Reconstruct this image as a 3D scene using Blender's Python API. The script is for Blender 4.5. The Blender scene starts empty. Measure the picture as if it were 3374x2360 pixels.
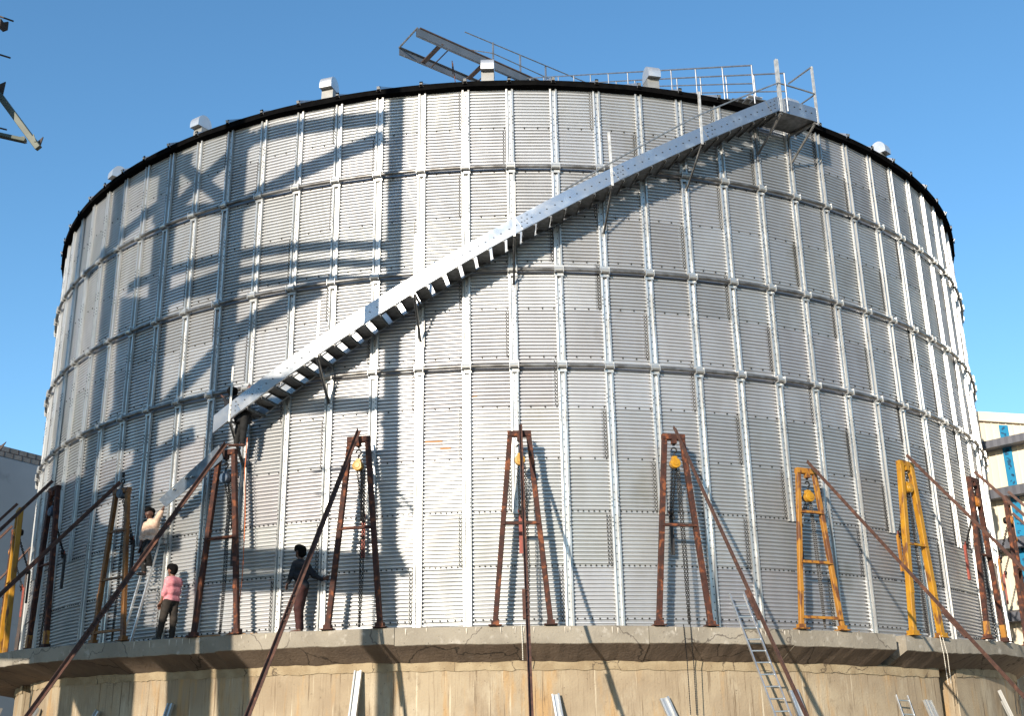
import bpy, math, random
import numpy as np
from mathutils import Vector, Matrix
random.seed(7); rng = np.random.default_rng(7)
scene = bpy.context.scene; C = scene.collection
PI = math.pi

# ------------------------------------------------------------------ camera, sky, sun, exposure
PW, PH = 3374, 2360                                   # the photograph's pixels
FOC, PIT, YAW, ROL = 3878.315, 0.3410564, 0.0018503, 0.0179017
CAM = np.array([0.0, -38.323565, -2.842532])
def basis():
    cy, sy, cp, sp = math.cos(YAW), math.sin(YAW), math.cos(PIT), math.sin(PIT)
    fw = np.array([sy*cp, cy*cp, sp]); rt = np.array([cy, -sy, 0.0]); up = np.array([-sy*sp, -cy*sp, cp])
    cr, sr = math.cos(ROL), math.sin(ROL)
    return cr*rt - sr*up, sr*rt + cr*up, fw
RT, UP, FW = basis()
cam = bpy.data.cameras.new('camera'); camo = bpy.data.objects.new('camera', cam); C.objects.link(camo)
cam.sensor_width = 36.0; cam.lens = FOC*36.0/PW; cam.clip_end = 6000; cam.clip_start = .1
m = Matrix.Identity(4)
for i in range(3):
    m[i][0], m[i][1], m[i][2], m[i][3] = RT[i], UP[i], -FW[i], CAM[i]
camo.matrix_world = m; scene.camera = camo

AZ, EL = math.radians(23.0), math.radians(15.0)       # the sun: low, behind the camera and to the left
SUN = np.array([-math.sin(AZ)*math.cos(EL), -math.cos(AZ)*math.cos(EL), math.sin(EL)])
w = bpy.data.worlds.new('World'); scene.world = w; w.use_nodes = True
nt = w.node_tree; sky = nt.nodes.new('ShaderNodeTexSky'); sky.sky_type = 'NISHITA'; sky.sun_disc = False
sky.sun_elevation = EL; sky.sun_rotation = math.atan2(SUN[0], SUN[1]); sky.air_density = 1.0; sky.dust_density = 0.15; sky.ozone_density = 3.0
hs = nt.nodes.new('ShaderNodeHueSaturation'); hs.inputs['Hue'].default_value = .495; hs.inputs['Saturation'].default_value = 1.12
nt.links.new(sky.outputs[0], hs.inputs['Color']); nt.links.new(hs.outputs[0], nt.nodes['Background'].inputs[0]); nt.nodes['Background'].inputs[1].default_value = 0.15
sl = bpy.data.lights.new('sun', 'SUN'); sl.energy = 4.6; sl.angle = math.radians(.53); sl.color = (1.0, .885, .735)
slo = bpy.data.objects.new('sun', sl); C.objects.link(slo)
slo.rotation_euler = Vector(-SUN).to_track_quat('-Z', 'Y').to_euler()
scene.view_settings.view_transform = 'Standard'; scene.view_settings.look = 'None'
scene.view_settings.exposure = 0.66; scene.view_settings.gamma = 1.0
scene.cycles.max_bounces = 6; scene.cycles.diffuse_bounces = 3; scene.cycles.glossy_bounces = 3

# ------------------------------------------------------------------ geometry constants
R = 14.521696; ST = 2*PI/90; PH0 = 0.00603606         # silo radius, angle between stiffeners, angle of stiffener 0
ZL = -0.12; ROW = 1.12; ZT = 12.32                    # ledge top, height of one course of sheets, top of wall
GZ = -4.55
def ang(i): return PH0 + ST*i
def pol(a, r, z): return np.array([r*math.sin(a), -r*math.cos(a), z])
def ray(x, y):
    u = (x-PW/2)/FOC; v = (PH/2-y)/FOC
    return FW + u*RT + v*UP
def at_r(x, y, dr):                                   # where the sight line through a photo pixel meets the cylinder R+dr
    D = ray(x, y); r = R+dr
    a = D[0]**2+D[1]**2; b = CAM[0]*D[0]+CAM[1]*D[1]; c = CAM[0]**2+CAM[1]**2-r*r
    t = (-b-math.sqrt(max(b*b-a*c, 0)))/a
    return CAM+t*D
def at_y(x, y, Y): D = ray(x, y); return CAM+D*(Y-CAM[1])/D[1]
def at_z(x, y, Z): D = ray(x, y); return CAM+D*(Z-CAM[2])/D[2]
def at_plane(x, y, Q, n): D = ray(x, y); return CAM+D*np.dot(Q-CAM, n)/np.dot(D, n)
def angz(P): return math.atan2(P[0], -P[1]), P[2]

# ------------------------------------------------------------------ materials
MATS = {}
def mat(name, c1, c2=None, scale=6, rough=.6, metal=0.0, bump=0, bscale=40, c3=None, t3=.6, s3=3, stretch=(1, 1, 1), r2=None, attr=None, spec=.5, soft=.08, detail=6):
    if name in MATS: return MATS[name]
    M = bpy.data.materials.new(name); M.use_nodes = True; n = M.node_tree.nodes; L = M.node_tree.links
    b = n['Principled BSDF']; b.inputs['Roughness'].default_value = rough; b.inputs['Metallic'].default_value = metal
    b.inputs['Specular IOR Level'].default_value = spec
    tc = n.new('ShaderNodeTexCoord'); mp = n.new('ShaderNodeMapping'); mp.inputs['Scale'].default_value = stretch
    L.new(tc.outputs['Object'], mp.inputs[0])
    oi = n.new('ShaderNodeObjectInfo'); rm = n.new('ShaderNodeMath'); rm.operation = 'MULTIPLY'; rm.inputs[1].default_value = 37.0; L.new(oi.outputs['Random'], rm.inputs[0]); L.new(rm.outputs[0], mp.inputs['Location'])   # every copy wears its own pattern
    def noise(s, d=detail):
        q = n.new('ShaderNodeTexNoise'); q.inputs['Scale'].default_value = s; q.inputs['Detail'].default_value = d
        L.new(mp.outputs[0], q.inputs['Vector']); return q
    def mix(f, a, c):
        q = n.new('ShaderNodeMix'); q.data_type = 'RGBA'
        L.new(f, q.inputs[0])
        for i, v in ((6, a), (7, c)):
            if isinstance(v, tuple): q.inputs[i].default_value = (*v, 1)
            else: L.new(v, q.inputs[i])
        return q.outputs[2]
    def ramp(src, lo, hi):
        q = n.new('ShaderNodeMapRange'); q.inputs[1].default_value = lo; q.inputs[2].default_value = hi; q.interpolation_type = 'SMOOTHSTEP'
        L.new(src, q.inputs[0]); return q.outputs[0]
    col = c1
    if c2:
        f = noise(scale); f1 = ramp(f.outputs[0], .35, .65); col = mix(f1, c1, c2)
        if r2 is not None:
            q = n.new('ShaderNodeMapRange'); q.inputs[3].default_value = rough; q.inputs[4].default_value = r2; L.new(f1, q.inputs[0]); L.new(q.outputs[0], b.inputs['Roughness'])
    if c3:
        f = noise(s3, 8); col = mix(ramp(f.outputs[0], t3-soft, t3+soft), col, c3)
    if attr:
        q = n.new('ShaderNodeAttribute'); q.attribute_name = attr
        k = n.new('ShaderNodeMix'); k.data_type = 'RGBA'; k.blend_type = 'MULTIPLY'; k.inputs[0].default_value = 1
        if isinstance(col, tuple): k.inputs[6].default_value = (*col, 1)
        else: L.new(col, k.inputs[6])
        L.new(q.outputs['Color'], k.inputs[7]); col = k.outputs[2]
    if isinstance(col, tuple): b.inputs['Base Color'].default_value = (*col, 1)
    else: L.new(col, b.inputs['Base Color'])
    if bump:
        f = noise(bscale, 5); q = n.new('ShaderNodeBump'); q.inputs['Strength'].default_value = bump; q.inputs['Distance'].default_value = .02
        L.new(f.outputs[0], q.inputs['Height']); L.new(q.outputs[0], b.inputs['Normal'])
    MATS[name] = M; return M
M_WALL = mat('galvanised corrugated sheet', (.53, .538, .545), (.46, .468, .477), scale=2.2, rough=.44, r2=.52, metal=.72, attr='tone', c3=(.43, .43, .42), t3=.68, s3=1.3, stretch=(1, 1, .45))
M_STIF = mat('bright galvanised steel', (.52, .525, .515), (.42, .43, .43), scale=5, rough=.36, r2=.48, metal=.70, stretch=(1, 1, .35))
M_RING = mat('wind ring pipe', (.26, .26, .26), (.13, .125, .12), scale=4, rough=.42, metal=.75)
M_BOLT = mat('dark bolt head', (.022, .022, .022), rough=.7, metal=.0, spec=.2)
M_EAVE = mat('shade black eave', (.004, .004, .0045), (.006, .006, .006), rough=.9, spec=.0)  # deep shade under the eave put into a near-black colour
M_ROOF = mat('roof sheet', (.56, .57, .58), (.46, .47, .48), rough=.4, metal=.8)
M_VENT = mat('vent sheet', (.68, .69, .69), (.60, .61, .62), scale=3, rough=.38, r2=.5, metal=.75)
M_NECK = mat('shaded vent neck sheet', (.30, .30, .285), (.25, .25, .24), scale=3, rough=.5, metal=.4)  # darker than the hood: the shadow on the neck is in its colour
M_CAT = mat('catwalk steel', (.17, .19, .215), (.13, .15, .17), scale=1.2, rough=.42, metal=.55)
M_STAIR = mat('stair plate', (.44, .465, .49), (.35, .37, .395), scale=2.2, rough=.26, r2=.40, metal=.85, c3=(.56, .57, .57), t3=.64, s3=2, bump=.06, bscale=4)
M_TREAD = mat('stair tread plate', (.24, .24, .235), (.16, .16, .155), scale=9, rough=.42, r2=.55, metal=.8, bump=.15, bscale=14)
M_POST = mat('rail post', (.70, .68, .63), (.52, .50, .46), scale=8, rough=.45, metal=.55)
M_BRK = mat('bracket steel', (.24, .24, .235), (.14, .14, .14), scale=8, rough=.5, metal=.6)
M_LOOSE = mat('filmed plate', (.17, .20, .235), (.11, .13, .155), scale=5, rough=.34, r2=.5, metal=.5, c3=(.42, .45, .48), t3=.66, s3=5, bump=.15, bscale=8)
M_RUST = mat('rusty steel', (.060, .017, .009), (.028, .010, .007), scale=9, rough=.82, c3=(.19, .058, .020), t3=.60, s3=7, bump=.3, bscale=60)
M_RUST2 = mat('brown stay pole', (.10, .047, .033), (.060, .030, .022), scale=10, rough=.7, c3=(.17, .075, .045), t3=.64, s3=6, metal=.1, bump=.2)
M_ORNG = mat('worn orange paint', (.36, .165, .018), (.30, .125, .014), scale=8, rough=.6, c3=(.13, .048, .016), t3=.545, s3=7, soft=.04, stretch=(1, 1, .4), bump=.15)
M_BROWN = mat('brown orange paint', (.19, .08, .013), (.13, .052, .011), scale=8, rough=.6, c3=(.08, .035, .02), t3=.58, s3=6, stretch=(1, 1, .4))
M_YELL = mat('worn yellow paint', (.40, .20, .006), (.33, .15, .006), scale=8, rough=.55, c3=(.13, .05, .014), t3=.58, s3=5, soft=.05, stretch=(1, 1, .4), bump=.15)
M_DARK = mat('dark bare steel', (.035, .028, .025), (.06, .035, .027), scale=9, rough=.75)
M_HOIST = mat('yellow hoist paint', (.44, .225, .006), (.36, .17, .006), scale=14, rough=.42, c3=(.30, .15, .02), t3=.68, s3=9)
M_HORG = mat('orange hoist paint', (.42, .16, .02), (.33, .12, .014), scale=14, rough=.5)
M_HBLU = mat('blue hoist paint', (.06, .10, .16), (.05, .07, .1), scale=14, rough=.5)
M_CHAIN = mat('oily chain', (.022, .021, .021), rough=.5, metal=.5)
M_RED = mat('red oxide paint', (.28, .055, .035), (.19, .04, .028), scale=10, rough=.6)
M_BLACK = mat('black steel bar', (.022, .021, .022), (.04, .035, .032), scale=9, rough=.6)
M_ALU = mat('aluminium ladder', (.62, .63, .63), (.5, .51, .52), scale=6, rough=.35, metal=.8)
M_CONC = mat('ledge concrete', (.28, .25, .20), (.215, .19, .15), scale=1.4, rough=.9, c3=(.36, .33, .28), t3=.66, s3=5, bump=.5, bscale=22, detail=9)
M_HAUN = mat('haunch concrete', (.18, .135, .10), (.135, .10, .075), scale=1.7, rough=.92, c3=(.18, .14, .11), t3=.68, s3=4, bump=.6, bscale=18, detail=9)  # darker than the ledge: shade of the down-facing haunch put into the colour
M_BAND = mat('fresh concrete band', (.33, .265, .17), (.25, .19, .115), scale=3, rough=.9, bump=.5, bscale=30, detail=9)
M_FWALL = mat('stained concrete', (.345, .28, .19), (.27, .21, .14), scale=.9, rough=.9, bump=.5, bscale=24, detail=10)
def streaks(M):
    n = M.node_tree.nodes; L = M.node_tree.links; b = n['Principled BSDF']; col = b.inputs['Base Color'].links[0].from_socket; tc = [q for q in n if q.type == 'TEX_COORD'][0]
    def layer(col, c, sc, st, lo, hi, amt, det=8):
        mp = n.new('ShaderNodeMapping'); mp.inputs['Scale'].default_value = st; L.new(tc.outputs['Object'], mp.inputs[0])
        q = n.new('ShaderNodeTexNoise'); q.inputs['Scale'].default_value = sc; q.inputs['Detail'].default_value = det; q.inputs['Roughness'].default_value = .62; L.new(mp.outputs[0], q.inputs['Vector'])
        r = n.new('ShaderNodeMapRange'); r.interpolation_type = 'SMOOTHSTEP'; r.inputs[1].default_value = lo; r.inputs[2].default_value = hi; r.inputs[4].default_value = amt; L.new(q.outputs[0], r.inputs[0])
        m = n.new('ShaderNodeMix'); m.data_type = 'RGBA'; L.new(r.outputs[0], m.inputs[0]); L.new(col, m.inputs[6]); m.inputs[7].default_value = (*c, 1); return m.outputs[2]
    col = layer(col, (.43, .37, .27), 1.1, (1, 1, .5), .50, .68, .75)           # bare grey patches
    col = layer(col, (.38, .235, .10), 2.2, (1.4, 1.4, .22), .52, .70, .8)       # ochre runs
    col = layer(col, (.12, .08, .045), 11.0, (1.6, 1.6, .05), .56, .68, .9, 10)       # dark thin runs
    col = layer(col, (.54, .47, .35), 9.0, (1.6, 1.6, .045), .60, .70, .75, 10)
    col = layer(col, (.13, .085, .045), 26.0, (1.6, 1.6, .05), .55, .70, .35, 6)
    col = layer(col, (.10, .07, .04), 3.5, (1, 1, .6), .58, .75, .5, 10)        # lime runs
    col = layer(col, (.08, .055, .032), 18.0, (1, 1, .8), .66, .74, .6, 3)       # pock marks
    L.new(col, b.inputs['Base Color'])
streaks(M_FWALL)
def cracks(M, sc=.55, wdt=.008, c=(.03, .022, .016)):
    n = M.node_tree.nodes; L = M.node_tree.links; b = n['Principled BSDF']; col = b.inputs['Base Color'].links[0].from_socket; tc = [q for q in n if q.type == 'TEX_COORD'][0]
    nz = n.new('ShaderNodeTexNoise'); nz.inputs['Scale'].default_value = 3.5; nz.inputs['Detail'].default_value = 8; L.new(tc.outputs['Object'], nz.inputs['Vector'])
    ad = n.new('ShaderNodeMix'); ad.data_type = 'RGBA'; ad.blend_type = 'ADD'; ad.inputs[0].default_value = .35; L.new(tc.outputs['Object'], ad.inputs[6]); L.new(nz.outputs['Color'], ad.inputs[7])
    v = n.new('ShaderNodeTexVoronoi'); v.feature = 'DISTANCE_TO_EDGE'; v.inputs['Scale'].default_value = sc; L.new(ad.outputs[2], v.inputs['Vector'])
    r = n.new('ShaderNodeMapRange'); r.inputs[1].default_value = wdt*.4; r.inputs[2].default_value = wdt; r.inputs[3].default_value = .85; r.inputs[4].default_value = 0; L.new(v.outputs['Distance'], r.inputs[0])
    m = n.new('ShaderNodeMix'); m.data_type = 'RGBA'; L.new(r.outputs[0], m.inputs[0]); L.new(col, m.inputs[6]); m.inputs[7].default_value = (*c, 1)
    q = n.new('ShaderNodeTexNoise'); q.inputs['Scale'].default_value = 22; q.inputs['Detail'].default_value = 2; L.new(tc.outputs['Object'], q.inputs['Vector'])
    r2 = n.new('ShaderNodeMapRange'); r2.inputs[1].default_value = .68; r2.inputs[2].default_value = .73; r2.inputs[4].default_value = .7; L.new(q.outputs[0], r2.inputs[0])
    m2 = n.new('ShaderNodeMix'); m2.data_type = 'RGBA'; L.new(r2.outputs[0], m2.inputs[0]); L.new(m.outputs[2], m2.inputs[6]); m2.inputs[7].default_value = (*c, 1); L.new(m2.outputs[2], b.inputs['Base Color'])
cracks(M_HAUN, .5, .010); cracks(M_CONC, .3, .004, (.09, .075, .06)); cracks(M_BAND, .6, .006, (.08, .06, .04))
M_STREAK = mat('dark seep streak', (.17, .11, .055), (.24, .165, .085), scale=5, rough=.9)
M_STREAKW = mat('lime streak', (.58, .53, .45), (.5, .45, .37), scale=5, rough=.9)
M_DIRT = mat('dusty ground', (.11, .088, .065), (.08, .062, .046), scale=.4, rough=.95, bump=.4, bscale=3)
M_GREYW = mat('grey plaster', (.235, .29, .345), (.20, .25, .30), scale=.35, rough=.85, c3=(.155, .195, .235), t3=.66, s3=1.2)
M_BLOCK = mat('grey concrete block', (.21, .21, .205), (.16, .16, .155), scale=3, rough=.9, bump=.4)
M_CREAM = mat('cream cladding', (.72, .645, .51), (.68, .60, .47), scale=.6, rough=.55)
M_FASC = mat('cream fascia', (.76, .68, .54), (.7, .62, .5), scale=.6, rough=.5)
M_BLUE = mat('blue cladding strip', (.012, .21, .40), (.012, .19, .36), scale=1, rough=.5)
M_BLUE2 = mat('dark blue marks', (.01, .07, .15), rough=.6)
M_GUTT = mat('dark grey canopy', (.115, .12, .145), (.09, .095, .115), scale=1, rough=.6)
M_TOWER = mat('grey green tower paint', (.085, .10, .078), (.06, .072, .058), scale=4, rough=.55)
M_PIPE = mat('handrail pipe', (.36, .37, .385), (.27, .28, .29), scale=5, rough=.35, metal=.7)
M_SKIN = mat('brown skin', (.17, .075, .045), (.14, .06, .036), scale=20, rough=.55)
M_SKIND = mat('dark brown skin', (.095, .042, .027), (.075, .033, .022), scale=20, rough=.55)
M_HAIR = mat('black hair', (.005, .0045, .0045), rough=.8, bump=.5, bscale=120, spec=.08)
M_PINK = mat('pink checked cotton', (.62, .235, .265), (.56, .19, .22), scale=34, rough=.9, c3=(.68, .33, .34), t3=.60, s3=22, bump=.2, bscale=26)
M_TAN = mat('pale cream cotton', (.62, .44, .33), (.54, .37, .28), scale=14, rough=.85, bump=.4, bscale=14)
M_NAVY = mat('dark navy cotton', (.009, .011, .016), (.006, .007, .011), scale=14, rough=.85, bump=.3, bscale=14)
M_TROU = mat('dark brown trousers', (.026, .019, .014), (.018, .014, .011), scale=14, rough=.85, bump=.35, bscale=14)
M_TROUB = mat('black trousers', (.008, .008, .0085), (.006, .006, .006), scale=14, rough=.85, bump=.3, bscale=14)
M_TROUR = mat('maroon trousers', (.045, .011, .009), (.030, .008, .007), scale=14, rough=.85, bump=.3, bscale=14)
M_SHOE = mat('black shoe', (.015, .014, .013), rough=.5)
M_EYE = mat('eye dark', (.02, .015, .012), rough=.2)
M_LIP = mat('lip', (.14, .045, .035), rough=.5)
M_ROPEO = mat('orange rope', (.62, .17, .04), (.5, .12, .03), scale=30, rough=.8)
M_ROPEW = mat('white rope', (.66, .62, .54), rough=.8)
M_WIRE = mat('black cable', (.02, .018, .016), rough=.6)
M_WOOD = mat('raw timber', (.36, .2, .085), (.28, .15, .06), scale=8, rough=.8)

# ------------------------------------------------------------------ mesh builder
def nrm(v): v = np.asarray(v, float); return v/max(np.linalg.norm(v), 1e-12)
ROOTM = {}
class MB:
    def __init__(s): s.v = []; s.f = []
    def add(s, vs, fs):
        o = len(s.v); s.v.extend([tuple(map(float, q)) for q in vs]); s.f.extend([tuple(i+o for i in q) for q in fs]); return s
    def box(s, c, ax, h):
        c = np.asarray(c, float); ax = [np.asarray(a, float)*k for a, k in zip(ax, h)]
        vs = [c+i*ax[0]+j*ax[1]+k*ax[2] for i in (-1, 1) for j in (-1, 1) for k in (-1, 1)]
        return s.add(vs, [(0, 1, 3, 2), (4, 6, 7, 5), (0, 4, 5, 1), (2, 3, 7, 6), (0, 2, 6, 4), (1, 5, 7, 3)])
    def abox(s, x0, x1, y0, y1, z0, z1):
        return s.box(((x0+x1)/2, (y0+y1)/2, (z0+z1)/2), ((1, 0, 0), (0, 1, 0), (0, 0, 1)), ((x1-x0)/2, (y1-y0)/2, (z1-z0)/2))
    def sect(s, p0, p1, prof, side, close=True, cap=True):      # extrude a 2D profile (side, other) from p0 to p1
        p0 = np.asarray(p0, float); p1 = np.asarray(p1, float); d = nrm(p1-p0)
        u = np.asarray(side, float); u = nrm(u-d*np.dot(u, d)); w_ = np.cross(d, u)
        n = len(prof); vs = [p+u*a+w_*b for p in (p0, p1) for a, b in prof]
        fs = [(i, (i+1) % n, n+(i+1) % n, n+i) for i in range(n if close else n-1)]
        if cap and close: fs += [tuple(range(n-1, -1, -1)), tuple(range(n, 2*n))]
        return s.add(vs, fs)
    def bar(s, p0, p1, w_, h, side=(1, 0, 0)):
        a, b = w_/2, h/2; e = min(a, b)*.18
        return s.sect(p0, p1, [(-a+e, -b), (a-e, -b), (a, -b+e), (a, b-e), (a-e, b), (-a+e, b), (-a, b-e), (-a, -b+e)], side)
    def chan(s, p0, p1, w_, h, t, side):                        # C channel: web w_, flanges h
        a = w_/2
        return s.sect(p0, p1, [(-a, 0), (a, 0), (a, h), (a-t, h), (a-t, t), (-a+t, t), (-a+t, h), (-a, h)], side)
    def angle(s, p0, p1, w_, t, side):
        return s.sect(p0, p1, [(0, 0), (w_, 0), (w_, t), (t, t), (t, w_), (0, w_)], side)
    def tube(s, pts, r, n=8, cap=True):
        pts = [np.asarray(p, float) for p in pts]; rr = r if hasattr(r, '__len__') else [r]*len(pts)
        o = len(s.v); up = None
        for i, p in enumerate(pts):
            d = nrm(pts[min(i+1, len(pts)-1)]-pts[max(i-1, 0)])
            if up is None: up = np.array([0, 0, 1.]) if abs(d[2]) < .9 else np.array([1., 0, 0])
            u = nrm(np.cross(up, d)); v = np.cross(d, u); up = v
            s.v.extend([tuple(p+rr[i]*(math.cos(2*PI*k/n)*u+math.sin(2*PI*k/n)*v)) for k in range(n)])
        for i in range(len(pts)-1):
            s.f.extend([(o+i*n+k, o+i*n+(k+1) % n, o+(i+1)*n+(k+1) % n, o+(i+1)*n+k) for k in range(n)])
        if cap: s.f.append(tuple(o+k for k in range(n-1, -1, -1))); s.f.append(tuple(o+(len(pts)-1)*n+k for k in range(n)))
        return s
    def lathe(s, c, axis, prof, n=20):                          # prof: (radius, along)
        c = np.asarray(c, float); d = nrm(axis); u = nrm(np.cross(d, (0, 0, 1) if abs(d[2]) < .9 else (1, 0, 0))); v = np.cross(d, u); o = len(s.v); k = len(prof)
        for r, l in prof: s.v.extend([tuple(c+d*l+r*(math.cos(2*PI*i/n)*u+math.sin(2*PI*i/n)*v)) for i in range(n)])
        for j in range(k-1): s.f.extend([(o+j*n+i, o+j*n+(i+1) % n, o+(j+1)*n+(i+1) % n, o+(j+1)*n+i) for i in range(n)])
        s.f.append(tuple(o+i for i in range(n-1, -1, -1))); s.f.append(tuple(o+(k-1)*n+i for i in range(n))); return s
    def prism(s, pts, d):                                       # polygon pts extruded by vector d
        n = len(pts); pts = [np.asarray(p, float) for p in pts]; d = np.asarray(d, float)
        return s.add(pts+[p+d for p in pts], [tuple(range(n-1, -1, -1)), tuple(range(n, 2*n))]+[(i, (i+1) % n, n+(i+1) % n, n+i) for i in range(n)])
    def build(s, name, material, parent=None, world=False, smooth=False, autos=None):
        vs = np.array(s.v, float)
        if parent is not None and world and len(vs):
            q = parent
            while q.parent: q = q.parent
            if q in ROOTM:
                mi = np.array(ROOTM[q].inverted()); vs = vs@mi[:3, :3].T+mi[:3, 3]
        return link(name, vs, s.f, material, parent, smooth)
def link(name, vs, fs, material, parent=None, smooth=False):
    me = bpy.data.meshes.new(name); me.from_pydata([tuple(q) for q in vs], [], fs); me.materials.append(material)
    if smooth: me.polygons.foreach_set('use_smooth', [True]*len(me.polygons))
    me.update()
    o = bpy.data.objects.new(name, me); C.objects.link(o)
    if parent is not None: o.parent = parent
    return o
def gridlink(name, V, F, material, parent=None, smooth=True):   # numpy verts (n,3) and quads (m,4)
    me = bpy.data.meshes.new(name); nv, nf = len(V), len(F)
    me.vertices.add(nv); me.vertices.foreach_set('co', np.ascontiguousarray(V, np.float32).ravel())
    me.loops.add(nf*4); me.loops.foreach_set('vertex_index', np.ascontiguousarray(F, np.int32).ravel())
    me.polygons.add(nf); me.polygons.foreach_set('loop_start', np.arange(nf, dtype=np.int32)*4)
    me.polygons.foreach_set('use_smooth', np.full(nf, smooth)); me.update(calc_edges=True); me.materials.append(material)
    o = bpy.data.objects.new(name, me); C.objects.link(o)
    if parent is not None: o.parent = parent
    return o
def tag(o, label=None, cat=None, group=None, kind=None):
    if label: o['label'] = label
    if cat: o['category'] = cat
    if group: o['group'] = group
    if kind: o['kind'] = kind
    return o
def thing(name, loc, label, cat, group=None, rz=0.0):
    o = bpy.data.objects.new(name, None); o.empty_display_size = .3; C.objects.link(o)
    o.location = tuple(map(float, loc)); o.rotation_euler = (0, 0, rz)
    ROOTM[o] = Matrix.Translation(Vector(tuple(map(float, loc))))@Matrix.Rotation(rz, 4, 'Z')
    return tag(o, label, cat, group)
def copy_tree(o, parent=None):
    c = o.copy(); C.objects.link(c)
    if parent is not None: c.parent = parent; c.matrix_parent_inverse = o.matrix_parent_inverse
    for ch in [q for q in list(C.objects) if q.parent == o]: copy_tree(ch, c)
    return c
def place(o, loc, rz):
    o.location = tuple(map(float, loc)); o.rotation_euler = (0, 0, rz)

# ------------------------------------------------------------------ ground
g = MB(); g.add([(-900, -900, GZ), (900, -900, GZ), (900, 900, GZ), (-900, 900, GZ)], [(0, 1, 2, 3)])
tag(g.build('ground', M_DIRT), kind='structure')

# ------------------------------------------------------------------ silo
silo = thing('grain_silo', (0, 0, ZL), 'huge round galvanised corrugated steel grain silo being raised on a concrete base', 'silo')
PITCH = ROW/14
seq = [2, 0, 2, 1, 2, 0, 1, 2, 0, 2, 1]                # which bay of three holds the upright lap, course by course from the top
def wall():
    ZB = ZT-157*PITCH; nz = 157*10; na = 450
    z = np.linspace(ZT, ZB, nz+1); a = PH0+np.arange(na)*(2*PI/na)
    ph = 2*PI*(ZT-z)/PITCH; rr = R+.0275*np.cos(ph)-.0115*np.cos(2*ph)-.001
    Z, A = np.meshgrid(z, a, indexing='ij'); RR = np.repeat(rr[:, None], na, 1)
    RR = RR+.006*np.sin(A*37)*np.sin(Z*.9)+.003*np.sin(A*90+1)+.003*np.sin(A*61+Z*2.1)      # a little oil-canning
    V = np.stack([RR*np.sin(A), -RR*np.cos(A), Z-ZL], -1).reshape(-1, 3)
    i, j = np.meshgrid(np.arange(nz), np.arange(na), indexing='ij'); j2 = (j+1) % na
    F = np.stack([i*na+j, i*na+j2, (i+1)*na+j2, (i+1)*na+j][::-1], -1).reshape(-1, 4)
    o = gridlink('wall', V, F, M_WALL, silo)
    zc = (z[:-1]+z[1:])/2; row = np.clip(((ZT-zc)/ROW).astype(int), 0, 10)
    idx = (np.arange(na)+.5)*90/na
    T = rng.uniform(.84, 1.06, (11, 30, 1))*np.array([1, 1, 1.])+rng.uniform(-.015, .015, (11, 30, 3))*np.array([1, .3, -1])
    off = np.array(seq)[row]
    sh = np.floor(((idx[None, :]-off[:, None]+.25) % 90)/3).astype(int)
    tone = T[row[:, None], np.clip(sh, 0, 29)]
    # faint grey dust runs below the rings
    at = o.data.attributes.new('tone', 'FLOAT_COLOR', 'FACE')
    col = np.concatenate([tone, np.ones(tone.shape[:2]+(1,))], -1).astype(np.float32)
    at.data.foreach_set('color', col.ravel())
    return o
wall_o = wall()
# stiffeners: an omega section, one upright per bay; every third one stops above its jacking frame
PROF = [(-.092, .010), (-.086, .066), (-.048, .070), (-.036, .018), (.036, .018), (.048, .070), (.086, .066), (.092, .010), (.060, .008), (-.060, .008)]
RINGZ = [10.174, 7.62, 5.393]
for k in range(-24, 25):
    a = ang(k); b = MB(); zs = 2.21 if k % 3 == 0 else ZL+.005
    t = np.array([math.cos(a), math.sin(a), 0]); nn = np.array([math.sin(a), -math.cos(a), 0])
    cuts = [zs]+[q for q in (3.9, 6.2, 8.5, 10.9) if q > zs+.3]+[ZT-.06]
    for q, (z0, z1) in enumerate(zip(cuts[:-1], cuts[1:])):
        g_ = 1+.03*(q % 2)
        prof = [(x*g_, y+.003*(q % 2)) for x, y in PROF]
        z1 += .12 if q < len(cuts)-2 else 0
        vs = [pol(a, R+.008, z)+t*x+nn*y for z in (z0, z1) for x, y in prof]; n = len(prof)
        b.add(vs, [(i, (i+1) % n, n+(i+1) % n, n+i) for i in range(n)]+[tuple(range(n-1, -1, -1)), tuple(range(n, 2*n))])
    b.build('stiffener', M_STIF, silo, world=True)
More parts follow.
